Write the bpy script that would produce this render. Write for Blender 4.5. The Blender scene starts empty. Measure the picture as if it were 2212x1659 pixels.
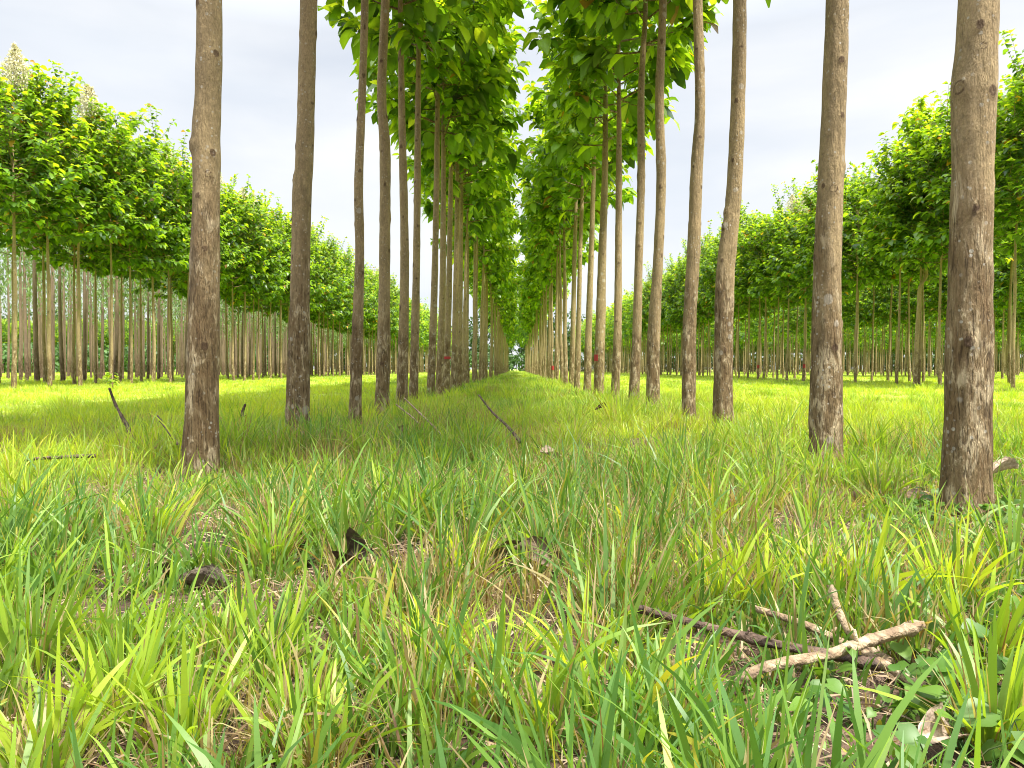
import bpy, math, random
import numpy as np

# ------------------------------------------------------------------ camera, world, sun, exposure
S = bpy.context.scene
COL = S.collection
FP = 1600.0                      # focal length in units of a 2212 px wide picture
CX, CY, HX, HY = 1106.0, 829.5, 1115.0, 797.0
CAMH = 0.66
cam_d = bpy.data.cameras.new("camera")
cam_d.sensor_width = 36.0
cam_d.lens = 36.0 * FP / 2212.0
cam_d.clip_start = 0.03
cam_d.clip_end = 1500.0
cam = bpy.data.objects.new("camera", cam_d)
COL.objects.link(cam)
PITCH = math.atan((CY - HY) / FP)
YAW = math.atan((HX - CX) / FP)
cam.location = (0, 0, CAMH)
cam.rotation_euler = (math.pi / 2 - PITCH, 0, YAW)
S.camera = cam

SUN_TO = np.array([0.46, -0.34, 1.0]); SUN_TO /= np.linalg.norm(SUN_TO)
SUN_EL = math.asin(SUN_TO[2]); SUN_AZ = math.atan2(SUN_TO[0], SUN_TO[1])
w = bpy.data.worlds.new("World"); S.world = w; w.use_nodes = True
nt = w.node_tree; nt.nodes.clear()
def N(nt, t, **k):
    n = nt.nodes.new(t)
    for a, b in k.items():
        if a in n.inputs.keys(): n.inputs[a].default_value = b
        else: setattr(n, a, b)
    return n
def LK(nt, a, b): nt.links.new(a, b)
sky = N(nt, 'ShaderNodeTexSky', sky_type='NISHITA', sun_disc=False)
sky.sun_elevation = SUN_EL; sky.sun_rotation = SUN_AZ
tc = N(nt, 'ShaderNodeTexCoord')
mp = N(nt, 'ShaderNodeMapping'); mp.inputs['Scale'].default_value = (1.0, 1.0, 3.2)
LK(nt, tc.outputs['Generated'], mp.inputs['Vector'])
nz = N(nt, 'ShaderNodeTexNoise'); nz.inputs['Scale'].default_value = 1.7; nz.inputs['Detail'].default_value = 6; nz.inputs['Roughness'].default_value = 0.5; nz.inputs['Distortion'].default_value = 0.4
LK(nt, mp.outputs[0], nz.inputs['Vector'])
rp = N(nt, 'ShaderNodeValToRGB')
rp.color_ramp.elements[0].position = 0.3; rp.color_ramp.elements[0].color = (0.70, 0.70, 0.70, 1)
rp.color_ramp.elements[1].position = 0.62; rp.color_ramp.elements[1].color = (0.97, 0.97, 0.97, 1)
LK(nt, nz.outputs['Fac'], rp.inputs[0])
nz2 = N(nt, 'ShaderNodeTexNoise'); nz2.inputs['Scale'].default_value = 3.0; nz2.inputs['Detail'].default_value = 5
LK(nt, mp.outputs[0], nz2.inputs['Vector'])
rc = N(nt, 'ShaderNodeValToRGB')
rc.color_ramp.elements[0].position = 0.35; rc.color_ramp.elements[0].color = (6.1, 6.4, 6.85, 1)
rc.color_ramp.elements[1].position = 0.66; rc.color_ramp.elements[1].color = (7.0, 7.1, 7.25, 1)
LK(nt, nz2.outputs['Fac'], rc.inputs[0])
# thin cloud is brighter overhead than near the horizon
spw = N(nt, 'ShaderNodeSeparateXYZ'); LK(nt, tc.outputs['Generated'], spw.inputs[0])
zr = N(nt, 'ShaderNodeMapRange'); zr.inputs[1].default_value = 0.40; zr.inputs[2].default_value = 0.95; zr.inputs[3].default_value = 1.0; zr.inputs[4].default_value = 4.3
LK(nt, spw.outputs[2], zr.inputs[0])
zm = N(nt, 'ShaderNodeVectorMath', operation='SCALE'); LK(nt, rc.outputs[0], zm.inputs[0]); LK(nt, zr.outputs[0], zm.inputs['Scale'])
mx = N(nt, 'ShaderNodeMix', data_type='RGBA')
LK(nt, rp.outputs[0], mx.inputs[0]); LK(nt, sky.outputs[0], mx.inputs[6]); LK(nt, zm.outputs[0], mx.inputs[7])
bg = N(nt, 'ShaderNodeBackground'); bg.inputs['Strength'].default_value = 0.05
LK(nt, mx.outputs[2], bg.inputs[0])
wo = N(nt, 'ShaderNodeOutputWorld'); LK(nt, bg.outputs[0], wo.inputs[0])

sd = bpy.data.lights.new("sun", 'SUN'); sd.energy = 3.3; sd.angle = math.radians(5.0); sd.color = (1.0, 0.95, 0.86)
so = bpy.data.objects.new("sun", sd); COL.objects.link(so)
so.rotation_euler = (math.pi / 2 - SUN_EL, 0, math.pi - SUN_AZ)
S.view_settings.view_transform = 'Standard'
S.view_settings.look = 'None'
S.view_settings.exposure = 1.58
S.view_settings.gamma = 1.0
S.cycles.max_bounces = 8; S.cycles.diffuse_bounces = 4; S.cycles.transmission_bounces = 4
S.cycles.use_denoising = True; S.cycles.filter_width = 1.0

# ------------------------------------------------------------------ helpers
def PX(x, y, Z):
    """point of the place seen at picture position (x, y) at depth Z along the rows"""
    d = np.array([(x - CX) / FP, 1.0, -(y - CY) / FP])
    c, s = math.cos(-PITCH), math.sin(-PITCH)
    d = np.array([d[0], c * d[1] - s * d[2], s * d[1] + c * d[2]])
    c, s = math.cos(YAW), math.sin(YAW)
    d = np.array([c * d[0] - s * d[1], s * d[0] + c * d[1], d[2]])
    return np.array([0, 0, CAMH]) + d * (Z / d[1])

def gh(x, y):
    """height of the ground"""
    x = np.asarray(x, float); y = np.asarray(y, float)
    a = 0.028 * np.sin(1.3 * x + 0.7 * y) + 0.022 * np.sin(2.1 * y - 0.9 * x + 1.0) + 0.03 * np.sin(0.37 * x - 0.21 * y + 2.0)
    b = -0.10 * (1 - np.exp(-((np.minimum(np.abs(x), 18) - 2) / 6.0) ** 2)) * (np.abs(x) > 2)
    return a * 0.8 + b

def vnoise(x, y, seed=0):
    """smooth value noise in the plane, 0..1"""
    x = np.asarray(x, float); y = np.asarray(y, float)
    xi = np.floor(x).astype(int); yi = np.floor(y).astype(int)
    fx = x - xi; fy = y - yi
    fx = fx * fx * (3 - 2 * fx); fy = fy * fy * (3 - 2 * fy)
    def h(a, b):
        v = np.sin(a * 127.1 + b * 311.7 + seed * 74.7) * 43758.5453
        return v - np.floor(v)
    return (h(xi, yi) * (1 - fx) + h(xi + 1, yi) * fx) * (1 - fy) + (h(xi, yi + 1) * (1 - fx) + h(xi + 1, yi + 1) * fx) * fy

def build(name, V, F, mats, parent=None, C=None, scar=None, mi=None, smooth=True, link=True):
    me = bpy.data.meshes.new(name)
    V = np.ascontiguousarray(V, dtype=np.float32).reshape(-1, 3); F = np.ascontiguousarray(F, dtype=np.int32)
    nf, k = F.shape
    me.vertices.add(len(V)); me.vertices.foreach_set('co', V.ravel())
    me.loops.add(nf * k); me.loops.foreach_set('vertex_index', F.ravel())
    me.polygons.add(nf)
    me.polygons.foreach_set('loop_start', np.arange(0, nf * k, k, dtype=np.int32))
    me.polygons.foreach_set('loop_total', np.full(nf, k, dtype=np.int32))
    if mi is not None: me.polygons.foreach_set('material_index', np.ascontiguousarray(mi, dtype=np.int32))
    me.polygons.foreach_set('use_smooth', np.full(nf, smooth, dtype=bool))
    for m in (mats if isinstance(mats, (list, tuple)) else [mats]): me.materials.append(m)
    if C is not None:
        C = np.asarray(C, dtype=np.float32).reshape(-1, 3)
        a = me.attributes.new('Col', 'FLOAT_COLOR', 'POINT')
        a.data.foreach_set('color', np.hstack([C, np.ones((len(C), 1), np.float32)]).ravel())
    if scar is not None:
        a = me.attributes.new('scar', 'FLOAT', 'POINT')
        a.data.foreach_set('value', np.asarray(scar, dtype=np.float32).ravel())
    me.update(calc_edges=True)
    o = bpy.data.objects.new(name, me)
    if link: COL.objects.link(o)
    if parent is not None: o.parent = parent
    return o

def tag(o, label=None, cat=None, group=None, kind=None):
    if label: o['label'] = label
    if cat: o['category'] = cat
    if group: o['group'] = group
    if kind: o['kind'] = kind
    return o

def empty(name, loc):
    o = bpy.data.objects.new(name, None); COL.objects.link(o)
    o.location = loc; o.empty_display_size = 0.2
    return o

def grid_faces(n, k, m, close=False):
    """quads of n grids of k x m vertices"""
    i = np.arange(k - 1)[:, None]; j = np.arange(m if close else m - 1)[None, :]
    j2 = (j + 1) % m
    q = np.stack([i * m + j, i * m + j2, (i + 1) * m + j2, (i + 1) * m + j], -1).reshape(-1, 4)
    return (q[None] + (np.arange(n) * k * m)[:, None, None]).reshape(-1, 4)

def nrm(a): return a / np.maximum(np.linalg.norm(a, axis=-1, keepdims=True), 1e-9)

class Acc:
    def __init__(s): s.V = []; s.F = []; s.C = []; s.S = []; s.M = []; s.n = 0
    def add(s, V, F, C=None, scar=None, m=0):
        V = np.asarray(V, float).reshape(-1, 3)
        s.V.append(V); s.F.append(np.asarray(F) + s.n); s.n += len(V)
        if C is None: C = np.full((len(V), 3), 0.5)
        C = np.asarray(C, float)
        if C.size == 3: C = np.tile(C.reshape(1, 3), (len(V), 1))
        s.C.append(C.reshape(-1, 3))
        s.S.append(np.zeros(len(V)) if scar is None else np.asarray(scar).ravel())
        s.M.append(np.full(len(F), m))
        return s
    def data(s): return np.vstack(s.V), np.vstack(s.F), np.vstack(s.C), np.concatenate(s.S), np.concatenate(s.M)
    def build(s, name, mats, parent=None, smooth=True, link=True, scar=False):
        V, F, C, Sc, M = s.data()
        return build(name, V, F, mats, parent, C=C, scar=Sc if scar else None, mi=M, smooth=smooth, link=link)

def tube(P, R, seg=8, rough=None, rng=None, twist=0.0, cap=True):
    """tube along points P (k,3) with radii R (k); returns V (k*seg,3), F"""
    P = np.asarray(P, float); R = np.asarray(R, float); k = len(P)
    T = nrm(np.gradient(P, axis=0))
    ref = np.where(np.abs(T[:, 2:3]) > 0.9, np.array([[1.0, 0, 0]]), np.array([[0, 0, 1.0]]))
    ref = np.tile(ref[:1], (k, 1))
    A = nrm(np.cross(ref, T)); B = np.cross(T, A)
    th = np.linspace(0, 2 * math.pi, seg, endpoint=False)
    rad = np.tile(R[:, None], (1, seg))
    if rough is not None: rad = rad * rough
    V = P[:, None] + rad[..., None] * (np.cos(th)[None, :, None] * A[:, None] + np.sin(th)[None, :, None] * B[:, None])
    F = grid_faces(1, k, seg, True)
    V = V.reshape(-1, 3)
    if cap:
        c0 = len(V); V = np.vstack([V, P[0], P[-1]])
        j = np.arange(0, seg, 2)
        F0 = np.stack([np.full(len(j), c0), (j + 2) % seg, (j + 1) % seg, j], -1)
        F1 = np.stack([np.full(len(j), c0 + 1), (k - 1) * seg + j, (k - 1) * seg + (j + 1) % seg, (k - 1) * seg + (j + 2) % seg], -1)
        F = np.vstack([F, F0, F1])
    return V, F

def spline(pts, n):
    """Catmull-Rom through pts (rows of any width), n samples"""
    P = np.asarray(pts, float)
    P = np.vstack([2 * P[0] - P[1], P, 2 * P[-1] - P[-2]])
    u = np.linspace(0, len(P) - 3 - 1e-6, n); i = u.astype(int); t = (u - i)[:, None]
    p0, p1, p2, p3 = P[i], P[i + 1], P[i + 2], P[i + 3]
    return 0.5 * ((2 * p1) + (-p0 + p2) * t + (2 * p0 - 5 * p1 + 4 * p2 - p3) * t ** 2 + (-p0 + 3 * p1 - 3 * p2 + p3) * t ** 3)

# ------------------------------------------------------------------ materials
def mat(name):
    m = bpy.data.materials.new(name); m.use_nodes = True; m.node_tree.nodes.clear(); return m, m.node_tree

def leafy(name, trans=0.4, rough=0.4, tcol=(1.4, 1.4, 0.35), spec=0.5, var=0.25, scale=6.0, bump=0.0):
    m, t = mat(name)
    at = N(t, 'ShaderNodeAttribute', attribute_name='Col')
    g = N(t, 'ShaderNodeNewGeometry')
    n = N(t, 'ShaderNodeTexNoise'); n.inputs['Scale'].default_value = scale; n.inputs['Detail'].default_value = 3
    LK(t, g.outputs['Position'], n.inputs['Vector'])
    mr = N(t, 'ShaderNodeMapRange'); mr.inputs[1].default_value = 0.3; mr.inputs[2].default_value = 0.7
    mr.inputs[3].default_value = 1 - var; mr.inputs[4].default_value = 1 + var
    LK(t, n.outputs['Fac'], mr.inputs[0])
    mu = N(t, 'ShaderNodeVectorMath', operation='SCALE')
    LK(t, at.outputs['Color'], mu.inputs[0]); LK(t, mr.outputs[0], mu.inputs['Scale'])
    p = N(t, 'ShaderNodeBsdfPrincipled'); p.inputs['Roughness'].default_value = rough
    p.inputs['Specular IOR Level'].default_value = spec
    LK(t, mu.outputs[0], p.inputs['Base Color'])
    tm = N(t, 'ShaderNodeVectorMath', operation='MULTIPLY'); tm.inputs[1].default_value = tcol
    LK(t, mu.outputs[0], tm.inputs[0])
    tr = N(t, 'ShaderNodeBsdfTranslucent'); LK(t, tm.outputs[0], tr.inputs[0])
    ms = N(t, 'ShaderNodeMixShader'); ms.inputs[0].default_value = trans
    LK(t, p.outputs[0], ms.inputs[1]); LK(t, tr.outputs[0], ms.inputs[2])
    if bump:
        b = N(t, 'ShaderNodeBump'); b.inputs['Strength'].default_value = bump; b.inputs['Distance'].default_value = 0.01
        n3 = N(t, 'ShaderNodeTexNoise'); n3.inputs['Scale'].default_value = 60; LK(t, g.outputs['Position'], n3.inputs['Vector'])
        LK(t, n3.outputs['Fac'], b.inputs['Height']); LK(t, b.outputs[0], p.inputs['Normal'])
    o = N(t, 'ShaderNodeOutputMaterial'); LK(t, ms.outputs[0], o.inputs[0])
    return m

def bark(name, up, dark, pale, top=1.7, lichen=True, sc=1.0):
    m, t = mat(name)
    tc = N(t, 'ShaderNodeTexCoord'); oi = N(t, 'ShaderNodeObjectInfo')
    of = N(t, 'ShaderNodeVectorMath', operation='SCALE'); of.inputs[0].default_value = (13.0, 7.0, 0.0); LK(t, oi.outputs['Random'], of.inputs['Scale'])
    ad = N(t, 'ShaderNodeVectorMath', operation='ADD'); LK(t, tc.outputs['Object'], ad.inputs[0]); LK(t, of.outputs[0], ad.inputs[1])
    def noise(sx, sz, det=5, rough=0.6, dist=0.0):
        mp = N(t, 'ShaderNodeMapping'); mp.inputs['Scale'].default_value = (sx * sc, sx * sc, sz * sc); LK(t, ad.outputs[0], mp.inputs['Vector'])
        n = N(t, 'ShaderNodeTexNoise'); n.inputs['Scale'].default_value = 1.0; n.inputs['Detail'].default_value = det
        n.inputs['Roughness'].default_value = rough; n.inputs['Distortion'].default_value = dist
        LK(t, mp.outputs[0], n.inputs['Vector']); return n.outputs['Fac']
    def mrng(v, a, b, c=0.0, d=1.0):
        r = N(t, 'ShaderNodeMapRange', interpolation_type='SMOOTHSTEP'); r.inputs[1].default_value = a; r.inputs[2].default_value = b
        r.inputs[3].default_value = c; r.inputs[4].default_value = d; LK(t, v, r.inputs[0]); return r.outputs[0]
    def math_(op, a, b):
        n = N(t, 'ShaderNodeMath', operation=op)
        for i, v in enumerate((a, b)):
            if isinstance(v, (int, float)): n.inputs[i].default_value = v
            else: LK(t, v, n.inputs[i])
        return n.outputs[0]
    def mixc(f, a, b):
        n = N(t, 'ShaderNodeMix', data_type='RGBA')
        if isinstance(f, (int, float)): n.inputs[0].default_value = f
        else: LK(t, f, n.inputs[0])
        for i, v in ((6, a), (7, b)):
            if isinstance(v, tuple): n.inputs[i].default_value = v + (1,)
            else: LK(t, v, n.inputs[i])
        return n.outputs[2]
    big = noise(4.5, 1.6, 4); streak = noise(46, 7, 5, 0.65, 0.3); fine = noise(120, 60, 3); mid = noise(13, 5.0, 6, 0.68, 0.5)
    c = mixc(mrng(big, 0.3, 0.7), tuple(v * 0.80 for v in up), tuple(v * 1.18 for v in up))
    mott = noise(34, 20, 6, 0.7, 0.2)
    c = mixc(mrng(mott, 0.5, 0.66, 0, 0.55), c, tuple(v * 1.6 for v in up))
    c = mixc(mrng(mott, 0.47, 0.3, 0, 0.75), c, tuple(v * 0.5 for v in up))
    c = mixc(mrng(fine, 0.62, 0.3, 0, 0.4), c, tuple(v * 0.45 for v in up))
    # lower stem: flaking bark, dark brown under pale plates
    sp = N(t, 'ShaderNodeSeparateXYZ'); LK(t, tc.outputs['Object'], sp.inputs[0])
    hz = math_('ADD', sp.outputs[2], math_('MULTIPLY', math_('SUBTRACT', big, 0.5), 2.4))
    low = mrng(hz, top, top - 1.0)
    br = mixc(mrng(mid, 0.36, 0.56), dark, tuple(a * 0.45 + b * 0.55 for a, b in zip(dark, up)))
    br = mixc(mrng(mid, 0.53, 0.61, 0, 0.85), br, pale)
    br = mixc(mrng(streak, 0.5, 0.32, 0, 0.75), br, tuple(v * 0.5 for v in dark))
    br = mixc(mrng(streak, 0.56, 0.7, 0, 0.5), br, pale)
    fib = noise(95, 13, 4, 0.6, 0.6)
    br = mixc(mrng(fib, 0.46, 0.36, 0, 0.8), br, tuple(v * 0.32 for v in dark))
    blk = mrng(noise(9, 4.2, 5, 0.7, 0.8), 0.57, 0.65, 0, 0.6)
    br = mixc(blk, br, tuple(v * 0.4 for v in dark))
    c = mixc(low, c, br)
    if lichen:
        vo = N(t, 'ShaderNodeTexVoronoi'); vo.inputs['Scale'].default_value = 34 * sc; vo.inputs['Randomness'].default_value = 1
        LK(t, ad.outputs[0], vo.inputs['Vector'])
        msk = mrng(noise(7, 7, 2), 0.42, 0.6)
        rs = N(t, 'ShaderNodeSeparateColor'); LK(t, vo.outputs['Color'], rs.inputs[0])
        thr = math_('MULTIPLY', rs.outputs[0], 0.34)
        spot = math_('MULTIPLY', mrng(math_('SUBTRACT', vo.outputs['Distance'], thr), 0.03, -0.05), msk)
        c = mixc(math_('MULTIPLY', spot, 0.75), c, (0.47, 0.44, 0.36))
        vo2 = N(t, 'ShaderNodeTexVoronoi'); vo2.inputs['Scale'].default_value = 7 * sc; LK(t, ad.outputs[0], vo2.inputs['Vector'])
        rs2 = N(t, 'ShaderNodeSeparateColor'); LK(t, vo2.outputs['Color'], rs2.inputs[0])
        sp2 = mrng(math_('ADD', math_('SUBTRACT', vo2.outputs['Distance'], math_('MULTIPLY', math_('SUBTRACT', rs2.outputs[1], 0.62), 0.8)), math_('MULTIPLY', math_('SUBTRACT', mid, 0.5), 0.35)), 0.03, -0.05)
        c = mixc(math_('MULTIPLY', sp2, 0.6), c, (0.43, 0.39, 0.31))
    at = N(t, 'ShaderNodeAttribute', attribute_name='scar')
    c = mixc(mrng(at.outputs['Fac'], 0.25, 0.75, 0, 0.85), c, (0.085, 0.05, 0.028))
    p = N(t, 'ShaderNodeBsdfPrincipled'); p.inputs['Roughness'].default_value = 0.85; p.inputs['Specular IOR Level'].default_value = 0.25
    LK(t, c, p.inputs['Base Color'])
    h = math_('ADD', math_('ADD', math_('MULTIPLY', streak, 1.2), math_('MULTIPLY', math_('MULTIPLY', fib, low), 1.6)), math_('ADD', math_('MULTIPLY', mid, 0.9), math_('MULTIPLY', fine, 0.3)))
    b = N(t, 'ShaderNodeBump'); b.inputs['Strength'].default_value = 0.9; b.inputs['Distance'].default_value = 0.022
    LK(t, h, b.inputs['Height']); LK(t, b.outputs[0], p.inputs['Normal'])
    o = N(t, 'ShaderNodeOutputMaterial'); LK(t, p.outputs[0], o.inputs[0])
    return m

def wood(name, c1, c2, c3=(0.11, 0.07, 0.045)):
    m, t = mat(name)
    g = N(t, 'ShaderNodeTexCoord')
    n = N(t, 'ShaderNodeTexNoise'); n.inputs['Scale'].default_value = 22; n.inputs['Detail'].default_value = 6; n.inputs['Distortion'].default_value = 1.0
    LK(t, g.outputs['Object'], n.inputs['Vector'])
    r = N(t, 'ShaderNodeValToRGB'); e = r.color_ramp.elements
    e[0].position = 0.30; e[0].color = c3 + (1,); e[1].position = 0.66; e[1].color = c2 + (1,)
    x = e.new(0.45); x.color = c1 + (1,)
    LK(t, n.outputs['Fac'], r.inputs[0])
    p = N(t, 'ShaderNodeBsdfPrincipled'); p.inputs['Roughness'].default_value = 0.8; LK(t, r.outputs[0], p.inputs['Base Color'])
    n2 = N(t, 'ShaderNodeTexNoise'); n2.inputs['Scale'].default_value = 130; n2.inputs['Detail'].default_value = 4; LK(t, g.outputs['Object'], n2.inputs['Vector'])
    b = N(t, 'ShaderNodeBump'); b.inputs['Strength'].default_value = 1.0; b.inputs['Distance'].default_value = 0.008
    LK(t, n2.outputs['Fac'], b.inputs['Height']); LK(t, b.outputs[0], p.inputs['Normal'])
    o = N(t, 'ShaderNodeOutputMaterial'); LK(t, p.outputs[0], o.inputs[0]); return m

M_BARK = bark('teak_bark', (0.305, 0.228, 0.118), (0.175, 0.112, 0.052), (0.56, 0.45, 0.28), top=1.9)
M_EUCA = bark('eucalyptus_bark', (0.23, 0.165, 0.115), (0.12, 0.07, 0.045), (0.3, 0.22, 0.16), top=2.2, lichen=False)
M_LEAF = leafy('teak_leaf', 0.5, 0.36, (2.35, 2.25, 0.4), 0.5, 0.2, 1.3)
M_EULEAF = leafy('eucalyptus_leaf', 0.3, 0.5, (1.2, 1.3, 0.6), 0.4, 0.2, 0.6)
M_GRASS = leafy('grass_blade', 0.45, 0.42, (1.5, 1.45, 0.4), 0.4, 0.16, 1.1)
M_CREEP = leafy('creeper_leaf', 0.35, 0.45, (1.4, 1.4, 0.5), 0.4, 0.15, 6)
M_DRY = leafy('dry_straw', 0.2, 0.7, (1.1, 1.0, 0.8), 0.2, 0.25, 8)
M_DEAD = leafy('dead_leaf', 0.06, 0.8, (1.0, 0.9, 0.7), 0.15, 0.4, 28, bump=0.9)
M_FLOWER = leafy('cream_flowers', 0.3, 0.8, (1.0, 1.0, 0.8), 0.2, 0.1, 4)
M_STICK = wood('weathered_branch', (0.25, 0.17, 0.10), (0.50, 0.38, 0.25))
M_STICKD = wood('dark_branch', (0.075, 0.045, 0.03), (0.16, 0.10, 0.07), (0.02, 0.013, 0.01))
m, t = mat('red_paint'); p = N(t, 'ShaderNodeBsdfPrincipled'); p.inputs['Roughness'].default_value = 0.6
n = N(t, 'ShaderNodeTexNoise'); n.inputs['Scale'].default_value = 40
r = N(t, 'ShaderNodeValToRGB'); r.color_ramp.elements[0].color = (0.20, 0.012, 0.012, 1); r.color_ramp.elements[1].color = (0.42, 0.02, 0.022, 1)
LK(t, n.outputs['Fac'], r.inputs[0]); LK(t, r.outputs[0], p.inputs['Base Color'])
o = N(t, 'ShaderNodeOutputMaterial'); LK(t, p.outputs[0], o.inputs[0]); M_RED = m

# ------------------------------------------------------------------ ground
m, t = mat('soil_and_turf')
g = N(t, 'ShaderNodeNewGeometry')
def gn(s, d=5):
    n = N(t, 'ShaderNodeTexNoise'); n.inputs['Scale'].default_value = s; n.inputs['Detail'].default_value = d; n.inputs['Roughness'].default_value = 0.65
    LK(t, g.outputs['Position'], n.inputs['Vector']); return n.outputs['Fac']
r1 = N(t, 'ShaderNodeValToRGB'); e = r1.color_ramp.elements
e[0].position = 0.36; e[0].color = (0.03, 0.018, 0.012, 1); e[1].position = 0.70; e[1].color = (0.26, 0.17, 0.11, 1); x = e.new(0.54); x.color = (0.09, 0.05, 0.03, 1)
LK(t, gn(11, 8), r1.inputs[0])
r2 = N(t, 'ShaderNodeValToRGB'); e = r2.color_ramp.elements
e[0].position = 0.35; e[0].color = (0.20, 0.30, 0.03, 1); e[1].position = 0.66; e[1].color = (0.38, 0.46, 0.04, 1)
LK(t, gn(2.5, 6), r2.inputs[0])
sp = N(t, 'ShaderNodeSeparateXYZ'); LK(t, g.outputs['Position'], sp.inputs[0])
mr = N(t, 'ShaderNodeMapRange'); mr.inputs[1].default_value = 6; mr.inputs[2].default_value = 18; LK(t, sp.outputs[1], mr.inputs[0])
mx = N(t, 'ShaderNodeMix', data_type='RGBA'); LK(t, mr.outputs[0], mx.inputs[0]); LK(t, r1.outputs[0], mx.inputs[6]); LK(t, r2.outputs[0], mx.inputs[7])
p = N(t, 'ShaderNodeBsdfPrincipled'); p.inputs['Roughness'].default_value = 0.95; LK(t, mx.outputs[2], p.inputs['Base Color'])
b = N(t, 'ShaderNodeBump'); b.inputs['Strength'].default_value = 1.0; b.inputs['Distance'].default_value = 0.02
LK(t, gn(55, 5), b.inputs['Height']); LK(t, b.outputs[0], p.inputs['Normal'])
o = N(t, 'ShaderNodeOutputMaterial'); LK(t, p.outputs[0], o.inputs[0]); M_SOIL = m
def axis(a, b, near, step):
    pos = [0.0]; s = step
    while pos[-1] < max(abs(a), abs(b)):
        if pos[-1] > near: s *= 1.13
        pos.append(pos[-1] + s)
    p = np.array(pos); full = np.concatenate([-p[:0:-1], p])
    return full[(full >= a) & (full <= b)]
gx = axis(-700, 700, 7, 0.12); gy = axis(-60, 1000, 9, 0.12)
GX, GY = np.meshgrid(gx, gy)
fade = np.clip(1 - (np.hypot(GX, GY) - 150) / 60, 0, 1)
GZ = gh(GX, GY)
build('ground', np.stack([GX, GY, GZ], -1), grid_faces(1, len(gy), len(gx)), M_SOIL)['kind'] = 'structure'

# ------------------------------------------------------------------ trees: builders
def trunk_mesh(axis_pts, seed, seg=14, dz=0.12, scars=18, name='trunk', material=None, scar_r=0.02, flare=0.12, knots=()):
    """axis_pts rows: x, y, z, radius, base first"""
    rng = np.random.default_rng(seed)
    A = np.asarray(axis_pts, float)
    z0, z1 = A[0, 2], A[-1, 2]
    k = max(8, int((z1 - z0) / dz))
    P = spline(A, k)
    z = P[:, 2]
    th = np.linspace(0, 2 * math.pi, seg, endpoint=False)
    rad = P[:, 3].copy()
    rad *= 1 + flare * np.exp(-(z - z0) / 0.14)
    ph = rng.uniform(0, 6.28, 12)
    # lumps along the stem, swellings at the old branch whorls
    rad *= 1 + 0.018 * np.sin(z * 5.1 + ph[0]) + 0.014 * np.sin(z * 11.3 + ph[1]) + 0.012 * np.sin(z * 23 + ph[2])
    TH, Zz = np.meshgrid(th, z)
    R = rad[:, None] * (1 + 0.03 * np.sin(2 * TH + ph[3] + Zz * 0.8) + 0.022 * np.sin(3 * TH + ph[4] + Zz * 1.7) + 0.012 * np.sin(5 * TH + ph[5] - Zz * 3)
                        + 0.012 * np.sin(9 * TH + ph[6] + Zz * 6) * np.sin(Zz * 14 + ph[7]))
    R += rad[:, None] * 0.10 * np.exp(-(Zz - z0) / 0.16) * np.maximum(0, np.sin(2.5 * TH + ph[8]))
    scar = np.zeros_like(R)
    zs = z0 + 0.9; i = 0
    while zs < z1 - 0.3 and i < scars:
        a = rng.uniform(0, 6.28) if i % 2 == 0 else a + math.pi + rng.normal(0, 0.3)
        r_here = np.interp(zs, z, rad); sr = scar_r * rng.uniform(0.7, 1.35)
        d = np.sqrt(((np.abs((TH - a + math.pi) % (2 * math.pi) - math.pi)) * r_here) ** 2 + ((Zz - zs) * 0.8) ** 2)
        R += sr * rng.uniform(0.18, 0.55) * np.exp(-(d / (sr * 1.25)) ** 2) - sr * 0.3 * np.exp(-(d / (sr * 0.5)) ** 2)
        ringv = np.exp(-((d - sr * 0.75) / (sr * 0.3)) ** 2) * 0.8 + np.exp(-(d / (sr * 0.45)) ** 2) * 0.9
        scar = np.maximum(scar, ringv)
        if i % 2 == 1: zs += rng.uniform(0.22, 0.6)
        i += 1
    for (zk, ak, rk_, amp) in knots:      # old branch stubs: swelling, ring of bark, sunken middle
        r_here = np.interp(zk, z, rad)
        d = np.sqrt(((np.abs((TH - ak + math.pi) % (2 * math.pi) - math.pi)) * r_here) ** 2 + ((Zz - zk) * 0.85) ** 2)
        R += amp * np.exp(-(d / (rk_ * 1.7)) ** 2) - amp * 0.5 * np.exp(-(d / (rk_ * 0.6)) ** 2)
        scar = np.maximum(scar, np.exp(-((d - rk_) / (rk_ * 0.22)) ** 2) * 0.85 + 0.4 * np.exp(-(d / (rk_ * 0.25)) ** 2))
    V = np.stack([P[:, 0:1] + R * np.cos(TH), P[:, 1:2] + R * np.sin(TH), Zz], -1).reshape(-1, 3)
    F = grid_faces(1, k, seg, True)
    return V, F, scar.ravel(), P

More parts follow.
